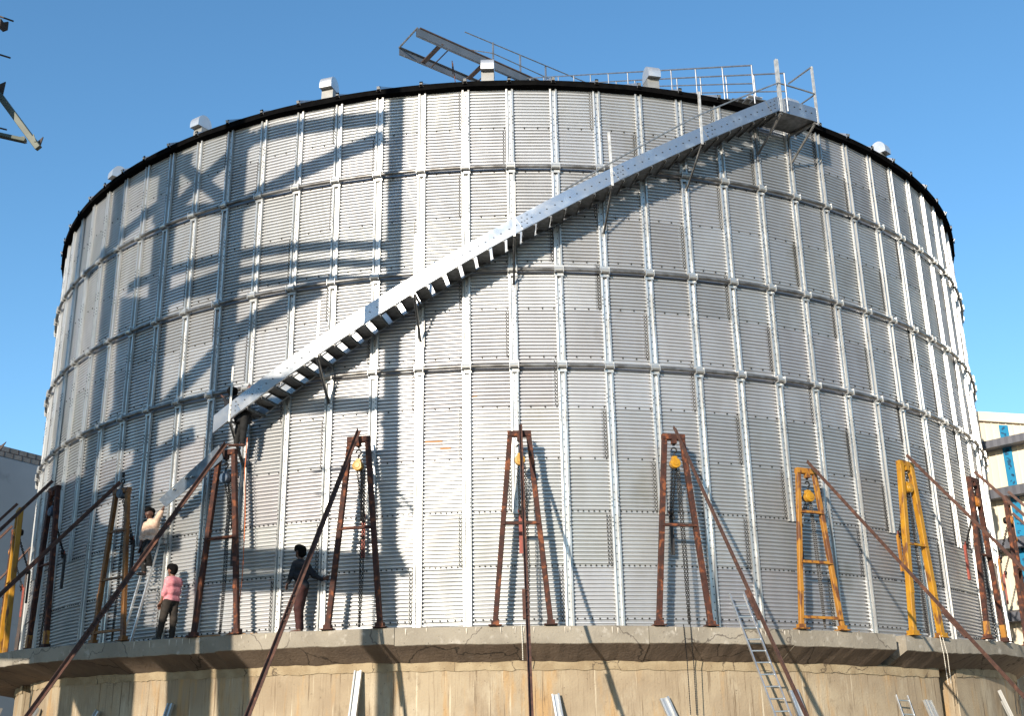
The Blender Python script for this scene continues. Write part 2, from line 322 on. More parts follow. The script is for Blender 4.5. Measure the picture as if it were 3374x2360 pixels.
# wind rings with a clamp at each stiffener
for q, zr in enumerate(RINGZ):
    b = MB(); n = 360; pts = [(ang(-45)+2*PI*i/n) for i in range(n)]; m_ = 10; vs = []
    for a in pts:
        for k in range(m_): vs.append(pol(a, R+.125+.043*math.cos(2*PI*k/m_), zr+.043*math.sin(2*PI*k/m_)))
    b.add(vs, [(i*m_+k, i*m_+(k+1) % m_, ((i+1) % n)*m_+(k+1) % m_, ((i+1) % n)*m_+k) for i in range(n) for k in range(m_)])
    far = MB()
    ring = b.build('wind_ring', M_RING, silo, world=True, smooth=True)
    for k in range(-24, 25):
        a = ang(k); c = MB() if abs(k) <= 16 else far
        t = np.array([math.cos(a), math.sin(a), 0]); nn = np.array([math.sin(a), -math.cos(a), 0])
        for s in (-1, 1): c.box(pol(a, R+.10, zr)+t*.095*s, (t, nn, (0, 0, 1)), (.006, .09, .075))
        c.box(pol(a, R+.075, zr+.085), (t, nn, (0, 0, 1)), (.105, .012, .045)); c.box(pol(a, R+.075, zr-.085), (t, nn, (0, 0, 1)), (.105, .012, .045))
        # saddle round the pipe
        sv = [];
        for e in (-.088, .088):
            for i in range(7):
                th = -PI/2+PI*i/6; sv.append(pol(a, R+.125+.056*math.cos(th), zr+.056*math.sin(th))+t*e)
        c.add(sv, [(i, i+1, 8+i, 7+i) for i in range(6)])
        if abs(k) <= 16: c.build('ring_clamp', M_STIF, ring, world=True)
    tag(far.build('ring_clamp', M_STIF, ring, world=True), kind='stuff')
# bolts (thousands: one part)
b = MB()
def bolt(a, z, r=R+.014, s=.018, d=.018):
    t = np.array([math.cos(a), math.sin(a), 0]); nn = np.array([math.sin(a), -math.cos(a), 0]); c = pol(a, r, z); vs = []
    for h in (0, d):
        vs += [c+nn*h+(t*math.cos(PI/3*i)+np.array([0, 0, 1])*math.sin(PI/3*i))*s for i in range(6)]
    b.add(vs, [(6, 7, 8, 9, 10, 11)]+[(i, (i+1) % 6, 6+(i+1) % 6, 6+i) for i in range(6)])
for k in range(-21, 21):
    for row in range(11):
        zs = ZT-(row+1)*ROW+.018                       # the level lap below this course
        if row < 10:
            fr = (.33, .63, .875, .94) if row < 8 else (.13, .24, .35, .46, .57, .68, .80, .885, .94)
        else: fr = (.15, .3, .45, .6, .75, .88); zs += .06
        for f in fr: bolt(ang(k+f), zs+random.uniform(-.003, .003))
        if (k+1-seq[row]) % 3 == 0:                    # upright lap in this bay
            cols = (.872, .925) if row < 9 else (.85, .905, .955)
            for ci, f in enumerate(cols):
                for j in range(1, 14):
                    zz = ZT-row*ROW-j*PITCH
                    bolt(ang(k-.02+f), zz, s=.014)
                    if row > 2: bolt(ang(k-.02+f+.026), zz-PITCH/2, s=.012)
    # stiffener bolts
    z = .1 if k % 3 else 2.35
    while z < ZT-.1:
        if min(abs(z-q) for q in RINGZ) > .15: bolt(ang(k)+random.uniform(-1, 1)*.0003, z, R+.026, .0115, .014)
        z += .16
    for zc in [ZT-ROW*q for q in (1, 3, 5, 7, 9)]:
        if k % 3 == 0 and zc < 2.5: continue
        for j in (-3.5, -2.5, -1.5, 1.5, 2.5, 3.5):
            for s in (-1, 1): bolt(ang(k)+s*.068/R, zc+j*.085, R+.077, .012, .014)
tag(b.build('bolt', M_BOLT, silo, world=True), kind='stuff')
# lap edges of the upright seams: thin dark sheet edges
b = MB()
for k in range(-21, 21):
    for row in range(11):
        if (k+1-seq[row]) % 3 == 0:
            a = ang(k+.82); t = np.array([math.cos(a), math.sin(a), 0]); nn = np.array([math.sin(a), -math.cos(a), 0])
            b.box(pol(a, R+.010, ZT-(row+.5)*ROW), (t, nn, (0, 0, 1)), (.003, .0045, ROW*.49))
tag(b.build('lap_edge', M_BRK, silo, world=True), kind='stuff')
# roof: 30 degree cone with a rib over each stiffener, eave underside blackened to carry its shade
TS = math.tan(math.radians(30.4))
def roofz(r): return 12.46+(R-r)*TS
vs = []; fs = []; n = 270
for i in range(n):
    a = PH0+2*PI*i/n
    vs += [pol(a, .6, roofz(.6)), pol(a, R+.17, roofz(R+.17)), pol(a, R+.17, roofz(R+.17)-.02), pol(a, R-.2, roofz(R-.2)-.05)]
fs = [(4*i+k, 4*((i+1) % n)+k, 4*((i+1) % n)+k+1, 4*i+k+1) for i in range(n) for k in range(3)]+[tuple(4*i for i in range(n))]
b = MB(); b.add(vs, fs)
for k in range(90):
    a = ang(k); t = np.array([math.cos(a), math.sin(a), 0]); nn = np.array([math.sin(a), -math.cos(a), 0]); dn = nrm(nn-np.array([0, 0, TS]))
    hz = .115 if k % 2 else .085
    p0 = pol(a, R+.19, roofz(R+.19)); p1 = pol(a, 1.0, roofz(1.0)); up = np.cross(t, dn)*-1
    up = up if up[2] > 0 else -up
    b.add([p0-t*.05, p0+t*.05, p0+t*.03+up*hz, p0-t*.03+up*hz, p1-t*.02, p1+t*.02, p1+t*.01+up*.08, p1-t*.01+up*.08], [(0, 1, 2, 3), (0, 4, 5, 1), (1, 5, 6, 2), (2, 6, 7, 3), (3, 7, 4, 0), (7, 6, 5, 4)])
roof = b.build('roof', M_ROOF, silo, world=True)
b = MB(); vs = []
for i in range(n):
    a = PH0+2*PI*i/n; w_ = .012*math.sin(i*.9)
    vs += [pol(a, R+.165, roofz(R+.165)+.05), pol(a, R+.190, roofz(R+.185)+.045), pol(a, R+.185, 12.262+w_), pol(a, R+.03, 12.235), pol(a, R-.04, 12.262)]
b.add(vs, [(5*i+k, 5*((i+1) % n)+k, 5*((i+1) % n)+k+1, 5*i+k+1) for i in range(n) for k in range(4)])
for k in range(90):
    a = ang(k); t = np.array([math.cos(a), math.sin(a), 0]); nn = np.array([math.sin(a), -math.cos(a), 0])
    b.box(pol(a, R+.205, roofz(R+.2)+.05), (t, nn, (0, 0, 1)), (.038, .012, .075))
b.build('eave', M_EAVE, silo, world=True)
# gooseneck roof vents
def vent(i, dr=-.30):
    a = ang(i); t = np.array([math.cos(a), math.sin(a), 0]); nn = np.array([math.sin(a), -math.cos(a), 0]); base = pol(a, R+dr, roofz(R+dr)-.15)
    W = .155; P = lambda o, h, s: base+nn*o+np.array([0, 0, h])+t*s
    ne = MB(); prof = [(-.17, 0), (.14, 0), (.12, .46), (-.17, .46)]
    ne.add([P(o, h, s*W*.96) for s in (-1, 1) for o, h in prof], [(0, 1, 2, 3), (7, 6, 5, 4), (0, 4, 5, 1), (1, 5, 6, 2), (2, 6, 7, 3), (3, 7, 4, 0)])
    hood = MB(); arc = [(-.19, .40)]+[(.03-.22*math.cos(th), .50+.25*math.sin(th)) for th in np.linspace(.0, PI, 14)]+[(.25, .40)]
    n_ = len(arc); hood.add([P(o, h, s*W) for s in (-1, 1) for o, h in arc], [tuple(range(n_)), tuple(range(2*n_-1, n_-1, -1))]+[(i_, n_+i_, n_+i_+1, i_+1) for i_ in range(n_-1)])
    v = hood.build('roof_vent', M_VENT, silo, world=True); ne.build('vent_neck', M_NECK, v, world=True)
    mo = MB(); mo.add([P(o, .408, s*W*.97) for s in (-1, 1) for o in (.115, .243)], [(0, 1, 3, 2)]); mo.build('vent_mouth', M_BRK, v, world=True)
for i in (-16.4, -12.35, -8.4, -4.45, -.5, 3.5, 7.5, 11.3, 15.3): vent(i)
# rust-coloured masking patches left on the wall
b = MB()
for (x0, y0, x1, y1) in ((1400, 1452, 1457, 1467), (1450, 1473, 1485, 1487), (1556, 1288, 1572, 1293), (1556, 1305, 1572, 1309)):
    A0, z0 = angz(at_r(x0, y1, .015)); A1, z1 = angz(at_r(x1, y0, .015)); nz = 16; vs = []
    for zz in np.linspace(z0, z1, nz+1):
        r_ = R+.0125*math.cos(2*PI*(ZT-zz)/PITCH)+.006; vs += [pol(A0, r_, zz), pol(A1, r_, zz)]
    b.add(vs, [(2*i, 2*i+1, 2*i+3, 2*i+2) for i in range(nz)])
b.build('paint_patch', mat('ochre smear', (.42, .20, .07), (.36, .17, .06), rough=.7), silo, world=True)

# ------------------------------------------------------------------ foundation
fnd = thing('concrete_foundation', (0, 0, GZ), 'stained ochre concrete foundation ring with a projecting grey ledge', 'foundation')
IDX = lambda a: (a-PH0)/ST
LZI = [-28, -16, -12, -9, -6.5, -4, 0, 4, 9.5, 10.6, 12.5, 16, 28]; LZZ = [.12, .12, .08, .0, -.06, -.08, -.12, -.15, -.165, -.13, -.04, .02, .02]
def lz(i): return float(np.interp(i, LZI, LZZ))
def wob(a, s, amp, ph=0): return amp*(math.sin(a*s+ph)*.5+math.sin(a*s*2.3+ph*1.7)*.3+math.sin(a*s*5.1+ph*.6)*.2)
def ledge(a0, a1, ro, dz0=0., matl=M_CONC):
    n_ = max(8, int((a1-a0)/.006)); top = MB(); hau = MB(); tv = []; hv = []
    for i in range(n_+1):
        a = a0+(a1-a0)*i/n_; fac = .03*math.cos((((a/.2094) % 1)-.5)*2*.9)      # straight form panels
        ex = ro+fac-.03+float(np.interp(IDX(a), [-26, -17, -12, -8], [1.1, .85, .42, 0]))
        dl = lz(IDX(a))-ZL; dz0_ = dz0+dl; zb = -.455+dz0_+wob(a, 60, .012)+random.uniform(-.004, .004); zt = ZL+dl+wob(a, 40, .006, 2)
        z3 = -.735+dz0*.5+dl+wob(a, 55, .02, 1)+random.uniform(-.004, .004)
        tv += [pol(a, R-.4, ZL+dl), pol(a, R+ex-.015, zt), pol(a, R+ex, zt-.012), pol(a, R+ex+wob(a, 90, .006), zb+.012), pol(a, R+ex-.012, zb)]
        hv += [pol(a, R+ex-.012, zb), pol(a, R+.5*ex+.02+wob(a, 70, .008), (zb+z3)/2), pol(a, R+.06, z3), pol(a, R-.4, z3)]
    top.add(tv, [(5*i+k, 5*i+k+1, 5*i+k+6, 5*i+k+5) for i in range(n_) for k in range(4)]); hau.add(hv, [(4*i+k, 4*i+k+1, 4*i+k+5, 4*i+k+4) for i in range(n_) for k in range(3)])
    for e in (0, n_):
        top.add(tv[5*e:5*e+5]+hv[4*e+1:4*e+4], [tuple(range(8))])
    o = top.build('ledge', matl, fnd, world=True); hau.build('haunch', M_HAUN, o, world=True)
a_n0 = angz(at_r(2951, 2110, .62))[0]; a_n1 = angz(at_r(2982, 2140, .55))[0]
joints = [-1.9, ang(-6.0), ang(-2.3), ang(2.4), ang(5.35), a_n0]
for q in range(5): ledge(joints[q], joints[q+1]-.0006, .64+(.0, .012, .0, .01, .0)[q], (0, .012, -.006, .01, 0)[q])
ledge(a_n1, 1.9, .60, .02)
gaps = [(ang(-14.75), ang(-13.9)), (ang(10.08), ang(10.83))]
segs = [(-1.9, gaps[0][0]), (gaps[0][1], gaps[1][0]), (gaps[1][1], 1.9)]
for q, (a0, a1) in enumerate(segs):
    n_ = int((a1-a0)/.006); wv = []; bv = []
    for i in range(n_+1):
        a = a0+(a1-a0)*i/n_; dl = lz(IDX(a))-ZL; zb = -.905+dl+wob(a, 110, .02)+random.uniform(-.010, .010)
        top = -.70+dl
        bv += [pol(a, R+.050, top), pol(a, R+.045+random.uniform(-.003, .003), zb)]
        wv += [pol(a, R-.5, top), pol(a, R+.022, top), pol(a, R+.022, -2.2), pol(a, R+.022, GZ), pol(a, R-.5, GZ)]
    wm = MB(); wm.add(wv, [(5*i+k, 5*i+k+1, 5*i+k+6, 5*i+k+5) for i in range(n_) for k in range(4)]+[(0, 1, 2, 3, 4), tuple(5*n_+k for k in (4, 3, 2, 1, 0))])
    wo = wm.build('foundation_wall', M_FWALL, fnd, world=True)
    bm_ = MB(); bm_.add(bv, [(2*i, 2*i+1, 2*i+3, 2*i+2) for i in range(n_)]); bm_.build('top_band', M_BAND, wo, world=True)
cv = []; n_ = 120
for i in range(n_+1):
    a = -1.9+3.8*i/n_; cv += [pol(a, R-1.6, -.7), pol(a, R-1.6, GZ)]
b = MB(); b.add(cv, [(2*i, 2*i+1, 2*i+3, 2*i+2) for i in range(n_)]); b.build('inner_core', M_HAUN, fnd, world=True)
# lime drips on the ledge face and rubble on its top
b = MB(); rr = random.Random(3)
for _ in range(46):
    i = rr.uniform(-13, 7.6); a = ang(i); z = lz(i)-.02-rr.random()*.02; ln = rr.uniform(.04, .16); wd = rr.uniform(.006, .016)/R
    ro = R+.655
    b.add([pol(a-wd, ro, z), pol(a+wd, ro, z), pol(a+wd*.6, ro, z-ln*.6), pol(a+.0002, ro+.001, z-ln), pol(a-wd*.7, ro, z-ln*.5)], [(0, 1, 2, 3, 4)])
b.build('lime_drip', M_STREAKW, fnd, world=True)
b = MB()
for _ in range(130):
    i = rr.uniform(-13, 13); c = pol(ang(i), R+rr.uniform(.42, .60), lz(i)+.008); s = rr.uniform(.008, .03)
    vs = [c+np.array([rr.uniform(-1, 1), rr.uniform(-1, 1), rr.uniform(-.2, .8)])*s for _ in range(6)]
    b.add(vs, [(0, 1, 2), (0, 2, 3), (0, 3, 4), (1, 2, 5), (2, 3, 5), (3, 4, 5), (4, 1, 5), (0, 4, 1)])
tag(b.build('rubble', M_HAUN), kind='stuff')

# ------------------------------------------------------------------ spiral stair up the wall
def hz(i): return 8.27+.625*i                          # stringer centre height at stiffener position i
stair = thing('silo_staircase', pol(ang(-5.8), R+.5, hz(-5.8)), 'long galvanised staircase climbing diagonally round the silo to a top platform', 'staircase')
def stringer(i0, i1, r, th, flange):
    n_ = 90; vs = []; fs = []
    for q in range(n_+1):
        i = i0+(i1-i0)*q/n_; a = ang(i); z = hz(i)
        sec = [(r, z+.195), (r, z-.195), (r+flange, z-.195), (r+flange, z-.183), (r-th if flange < 0 else r+th, z-.183), (r-th if flange < 0 else r+th, z+.183), (r+flange, z+.183), (r+flange, z+.195)]
        vs += [pol(a, x, y) for x, y in sec]
    for q in range(n_): fs += [(8*q+k, 8*q+(k+1) % 8, 8*q+8+(k+1) % 8, 8*q+8+k) for k in range(8)]
    fs += [tuple(range(8)), tuple(8*n_+k for k in range(7, -1, -1))]
    return MB().add(vs, fs)
RO = R+.90; RI = R+.17
so = stringer(-6.22, 6.12, RO, .01, -.05).build('stringer', M_STAIR, stair, world=True)
stringer(-5.6, 6.12, RI, .01, .05).build('stringer', M_STAIR, stair, world=True)
b = MB()
i = -5.55; nt_ = 0
while i < 6.0:
    a = ang(i); z = hz(i)-.155; t = MB(); da = .255/R/2*1.05
    A = [(a-da, z), (a+da, z)]
    t.add([pol(a-da, RI+.012, z), pol(a+da, RI+.012, z), pol(a+da, RO-.012, z), pol(a-da, RO-.012, z)]+[pol(a-da, RI+.012, z+.02), pol(a+da, RI+.012, z+.02), pol(a+da, RO-.012, z+.02), pol(a-da, RO-.012, z+.02)], [(0, 1, 2, 3), (7, 6, 5, 4), (0, 4, 5, 1), (1, 5, 6, 2), (2, 6, 7, 3), (3, 7, 4, 0)])
    for e, dz in ((-da, -.055), (da, -.045)):          # folded lips
        t.add([pol(a+e, r_, z+h) for r_ in (RI+.012, RO-.012) for h in (dz, .02)]+[pol(a+e*.965, r_, z+h) for r_ in (RI+.012, RO-.012) for h in (dz, .02)], [(0, 1, 3, 2), (4, 6, 7, 5), (0, 2, 6, 4), (0, 4, 5, 1), (2, 3, 7, 6)])
    t.build('tread', M_TREAD, stair, world=True)
    for e in (-.006, .004):
        c = pol(a+e, RO+.002, z+.145+e*9); tt = np.array([math.cos(a), math.sin(a), 0]); nn = np.array([math.sin(a), -math.cos(a), 0])
        b.box(c, (tt, nn, (0, 0, 1)), (.017, .009, .007))
    i += .31; nt_ += 1
tag(b.build('bolt', M_BOLT, so, world=True), kind='stuff')
sp = MB(); sb = MB()
for i in (-5.75, -3.75, -1.75, .25, 2.25, 4.3, 5.95):
    a = ang(i); tt = np.array([math.cos(a), math.sin(a), 0]); nn = np.array([math.sin(a), -math.cos(a), 0]); sl2 = nrm(tt*1.014+np.array([0, 0, .625])); pv2 = np.cross(nn, sl2)
    sp.box(pol(a, RO+.006, hz(i)), (sl2, nn, pv2), (.13, .004, .155))
    for e in (-.07, .07):
        for q in (-.1, 0, .1): sb.box(pol(a, RO+.012, hz(i))+sl2*e+np.array([0, 0, q]), (tt, nn, (0, 0, 1)), (.016, .006, .007))
spo = sp.build('splice_plates', M_STAIR, so, world=True); tag(spo, kind='stuff'); tag(sb.build('bolt', M_BOLT, so, world=True), kind='stuff')
# posts, brackets
posts = [(-5.85, 1.25), (-3.95, 1.30), (-1.98, 1.40), (.02, 1.32), (2.05, 1.34), (4.08, 1.38), (6.16, 1.45)]
for i, h in posts:
    a = ang(i); tt = np.array([math.cos(a), math.sin(a), 0]); nn = np.array([math.sin(a), -math.cos(a), 0]); z0 = hz(i)-.23
    MB().angle(pol(a, RO+.012, z0), pol(a+random.uniform(-.002, .002), RO+.012, z0+h), .052 if i < 6 else .075, .008, tt).build('rail_post', M_POST, stair, world=True)
    k = round(i); ak = ang(k)
    br = MB(); br.angle(pol(a, RO-.01, z0+.02), pol(ak, R+.075, z0+.03), .055, .007, (0, 0, 1)); br.angle(pol(a, RO-.05, z0), pol(ak, R+.078, z0-.78), .05, .007, tt)
    br.angle(pol(ak+.004, R+.075, z0-.9), pol(ak+.004, R+.075, z0+.15), .05, .007, tt)
    br.build('bracket', M_BRK, stair, world=True)
def arcpts(i0, z0, i1, z1, r, n=24): return [pol(ang(i0+(i1-i0)*q/n), r, z0+(z1-z0)*q/n) for q in range(n+1)]
MB().tube(arcpts(1.05, hz(1.05)+.23, 4.08, 11.34, RO+.01, 20)+arcpts(4.2, 11.42, 6.16, 12.66, RO+.01, 14), .020).build('handrail', M_PIPE, stair, world=True)
# platform at the top
pi0, pi1, pz = 6.12, 7.2, 11.90
pf = MB(); n_ = 8; vs = []
for q in range(n_+1):
    a = ang(pi0+(pi1-pi0)*q/n_); vs += [pol(a, r_, z_) for r_, z_ in ((R+.14, pz), (RO, pz), (RO, pz+.03), (R+.14, pz+.03))]
pf.add(vs, [(4*q+k, 4*q+(k+1) % 4, 4*q+4+(k+1) % 4, 4*q+4+k) for q in range(n_) for k in range(4)]+[(0, 1, 2, 3), tuple(4*n_+k for k in (3, 2, 1, 0))])
plat = pf.build('platform', M_EAVE if False else M_BRK, stair, world=True)
fa = MB(); vs = []
for q in range(n_+1):
    a = ang(pi0+(pi1-pi0)*q/n_); vs += [pol(a, r_, z_) for r_, z_ in ((RO+.004, pz-.02), (RO+.004, pz+.36), (RO-.008, pz+.36), (RO-.008, pz-.02))]
fa.add(vs, [(4*q+k, 4*q+(k+1) % 4, 4*q+4+(k+1) % 4, 4*q+4+k) for q in range(n_) for k in range(4)]+[(0, 1, 2, 3), tuple(4*n_+k for k in (3, 2, 1, 0))])
a = ang(pi1)
fa.bar(pol(a, RO, pz+.16), pol(a, R+.12, pz+.16), .36, .012, (0, 0, 1))
fa.build('fascia', M_STAIR, plat, world=True)
bb = MB()
for q in (.25, .4, .55, .7, .85):
    a = ang(pi0+(pi1-pi0)*q); tt = np.array([math.cos(a), math.sin(a), 0]); nn = np.array([math.sin(a), -math.cos(a), 0]); bb.box(pol(a, RO+.008, pz+.23-q*.06), (tt, nn, (0, 0, 1)), (.017, .009, .008))
tag(bb.build('bolt', M_BOLT, plat, world=True), kind='stuff')
a = ang(pi1)
MB().angle(pol(a, RO+.01, pz-.05), pol(a, RO+.01, pz+1.55), .05, .008, (math.cos(a), math.sin(a), 0)).build('rail_post', M_POST, plat, world=True)
MB().angle(pol(a, R+.25, pz+.03), pol(a, R+.25, pz+.75), .05, .008, (math.cos(a), math.sin(a), 0)).build('rail_post', M_POST, plat, world=True)
MB().tube(arcpts(6.16, 12.66, pi1, 12.66, RO+.01, 8), .020).build('handrail', M_PIPE, plat, world=True)
MB().tube([pol(a, RO, 13.42), pol(a, R+.08, 13.42)], .024).build('handrail', M_PIPE, plat, world=True)
MB().tube([pol(a, RO, 12.64), pol(a, R+.40, 12.64)], .020).build('handrail', M_PIPE, plat, world=True)
for i, k in ((6.2, 6), (7.15, 7)):
    br = MB(); a = ang(i); ak = ang(k); tt = np.array([math.cos(a), math.sin(a), 0])
    br.bar(pol(a, RO-.02, pz-.04), pol(ak, R+.09, pz-.04), .06, .06, (0, 0, 1)); br.bar(pol(a, RO-.06, pz-.07), pol(ak, R+.09, pz-.80), .045, .045, tt); br.bar(pol(ak, R+.10, pz-.95), pol(ak, R+.10, pz+.02), .06, .03, tt)
    br.build('bracket', M_BRK, plat, world=True)
# a bunch of black cloth at the foot is worn by the worker (built below)

# the lowest stringer length, not yet fixed
c = [at_r(722, 1468, .72), at_r(736, 1512, .72), at_r(545, 1672, .62), at_r(524, 1648, .62)]
nn = nrm(np.cross(c[1]-c[0], c[3]-c[0]))
ls = thing('stair_stringer', (c[2]+c[3])/2, 'loose grey steel stair stringer held up by the man on the short ladder', 'stringer')
MB().prism(c, nn*.012).build('plate', M_LOOSE, ls, world=True)
b = MB()
e = nrm(c[0]-c[3]); b.prism([c[3], c[3]+e*.0, c[0], c[0]+nn*.05, c[3]+nn*.05], nrm(c[3]-c[2])*.01)
b.build('flange', M_LOOSE, ls, world=True)
b = MB()
for (x, y) in ((612, 1576), (632, 1572), (573, 1613)):
    p = at_r(x, y, .68); b.box(p, (e, nn, np.cross(e, nn)), (.028, .03, .010))
b.build('bolt', M_POST, ls, world=True)

# ------------------------------------------------------------------ jacking frames, hoists, lifting bars
RF = R+.60
def frame(name, label, h, ft, tp, lw, material, bars, pole_slope=1.22, sleeve=None, topw=.12):
    f = thing(name, (0, 0, 0), label, 'lifting frame', 'jacking frames standing round the silo on the ledge')
    for s in (-1, 1):
        p0 = np.array([s*ft, 0, .03]); p1 = np.array([s*tp, 0, h]); b = MB()
        b.chan(p0, p1, lw, .085, .014, (0, 1, 0)) if False else b.bar(p0, p1, lw, lw*.95, (1, 0, 0))
        b.box((s*(ft+(tp-ft)*.28), -lw*.5, .28*h), ((1, 0, 0), (0, 1, 0), (0, 0, 1)), (lw*.35, .008, .16))
        leg = b.build('leg', material, f)
        b = MB(); b.box((s*ft, 0, .02), ((1, 0, 0), (0, 1, 0), (0, 0, 1)), (.13, .11, .012)); b.box((s*ft, 0, .06), ((1, 0, 0), (0, 1, 0), (0, 0, 1)), (lw*.75, lw*.7, .05))
        b.build('base_plate', material, leg)
        if sleeve:
            b = MB(); d = (p1-p0)/np.linalg.norm(p1-p0); b.bar(p0+d*.05, p0+d*.38, lw*1.1, lw*1.05, (1, 0, 0)); b.build('foot_sleeve', sleeve, leg)
    b = MB(); b.bar((-tp-lw*.5, 0, h+.02), (tp+lw*.5, 0, h+.02), topw, .13, (0, 0, 1)); b.box((0, -.02, h-.06), ((1, 0, 0), (0, 1, 0), (0, 0, 1)), (.05, .05, .07)); b.build('top_beam', material, f)
    for q in bars:
        x = ft+(tp-ft)*q/h; b = MB(); b.angle((-x, -.02, q), (x, -.02, q), .065, .010, (0, 0, 1)); b.build('crossbar', material, f)
    out = (h+.1-(GZ-ZL))/pole_slope; b = MB()
    p0 = np.array([-.01, -.05, h+.20]); p1 = np.array([0, -.05-out, GZ-ZL+.02]); d = nrm(p1-p0)
    b.angle(p0, p1, .072, .010, (1, 0, 0)); b.bar(p0+d*4.9, p0+d*5.6, .085, .03, (1, 0, 0))
    pole = b.build('stay_pole', M_RUST2, f)
    b = MB()
    for q in (4.95, 5.1, 5.25, 5.4, 5.55): b.lathe(p0+d*q+np.array([.03, 0, 0]), np.cross(d, (1, 0, 0)), [(.012, -.05), (.012, .05)], 6)
    b.build('bolt', M_DARK, pole)
    return f
fr_rust = frame('jacking_frame', 'x', 3.84, .54, .19, .105, M_RUST, (1.98,))
fr_feet = frame('jacking_frame', 'x', 3.84, .54, .19, .115, M_RUST, (1.98,), sleeve=M_ORNG)
fr_orng = frame('jacking_frame', 'x', 3.32, .52, .21, .095, M_ORNG, (.22, 1.36, 2.42), 1.05)
fr_brwn = frame('jacking_frame', 'x', 3.34, .52, .21, .10, M_BROWN, (.22, 1.36, 2.42), 1.08)
fr_yell = frame('jacking_frame', 'x', 3.84, .50, .18, .135, M_YELL, (1.98,))
fr_dark = frame('jacking_frame', 'x', 3.80, .54, .19, .105, M_DARK, (1.98,))
def hoist(name, body_m, h):
    o = thing(name, (0, 0, 0), 'x', 'chain hoist', 'chain hoists hanging from the jacking frames')
    z = h-.54; b = MB()
    b.lathe((0, -.02, z), (0, -1, 0), [(.01, -.075), (.098, -.07), (.108, -.055), (.108, .045), (.10, .056), (.062, .06), (.056, .072), (.005, .073)], 22); b.box((0, .02, z+.09), ((1, 0, 0), (0, 1, 0), (0, 0, 1)), (.05, .05, .06)); bo = b.build('hoist_body', body_m, o, smooth=False)
    b = MB(); b.lathe((0, .10, z), (0, 1, 0), [(.09, -.03), (.095, 0), (.07, .05), (.03, .06)], 18); b.build('gear_case', M_CHAIN, bo)
    b = MB(); b.tube([(.0, 0, z+.13), (0, 0, z+.22)]+[(.055*math.sin(th), 0, z+.28-.055*math.cos(th)) for th in np.linspace(0, 4.6, 12)], .017, 7); b.tube([(0, 0, h-.16), (0, 0, h-.04)], .028, 7); b.build('top_hook', M_CHAIN, o, smooth=True)
    def chain(pts, r=.010):
        b = MB(); pts = [np.array(p, float) for p in pts]; k = 0
        for p, q in zip(pts[:-1], pts[1:]):
            L = np.linalg.norm(q-p); d = (q-p)/L; n_ = max(1, int(L/.042)); sd = nrm(np.cross(d, (0, 1, 0) if abs(d[1]) < .9 else (1, 0, 0))); s2 = np.cross(d, sd)
            for i in range(n_):
                c = p+d*(i+.5)*L/n_; u = sd if k % 2 else s2; k += 1; l = L/n_*.66
                b.tube([c-d*l, c-d*l*.6+u*r*1.35, c+d*l*.6+u*r*1.35, c+d*l], r*.62, 4, cap=False); b.tube([c-d*l, c-d*l*.6-u*r*1.35, c+d*l*.6-u*r*1.35, c+d*l], r*.62, 4, cap=False)
        return b
    zb = 2.30
    b = chain([(-.035, .05, z-.10), (-.02, .36, zb+.10)], .013); b2 = chain([(.035, .05, z-.10), (.02, .36, zb+.10)], .013); b.add(b2.v, b2.f); b.build('load_chain', M_CHAIN, o)
    b = chain([(.06, .06, z-.08), (.085, .05, .9), (.09, .03, .05)], .013); b2 = chain([(.105, .06, z-.08), (.14, .05, 1.2), (.11, .03, .05)], .013); b.add(b2.v, b2.f); b.build('hand_chain', M_CHAIN, o)
    b = MB(); b.lathe((0, .36, zb+.10), (0, 0, -1), [(.02, -.02), (.045, .0), (.05, .05), (.03, .10)], 10); b.tube([(0, .36, zb)]+[(.05*math.sin(th), .36, zb-.07-.05*math.cos(th)+.02) for th in np.linspace(.2, 4.8, 10)], .016, 7); b.build('lower_hook', M_CHAIN, o, smooth=True)
    return o
def lbar(material):
    o = thing('lifting_bar', (0, 0, 0), 'x', 'lifting bar', 'lifting bars hooked under the hoists')
    b = MB(); b.chan((0, 0, 0), (0, 0, .82), .075, .05, .010, (1, 0, 0)); b.box((0, .01, .80), ((1, 0, 0), (0, 1, 0), (0, 0, 1)), (.02, .03, .05)); b.build('bar', material, o)
    b = MB(); b.tube([(.045*math.sin(th), -.01, .87-.045*math.cos(th)) for th in np.linspace(0, 2*PI, 13)], .012, 6, cap=False)
    b.build('shackle', M_RED, o); return o
HO = {'y': hoist('chain_hoist', M_HOIST, 3.84), 'ys': hoist('chain_hoist', M_HOIST, 3.32), 'o': hoist('chain_hoist', M_HORG, 3.84), 'b': hoist('chain_hoist', M_HBLU, 3.84)}
LB = {'r': lbar(M_RED), 'k': lbar(M_BLACK), 'o': lbar(M_ORNG)}
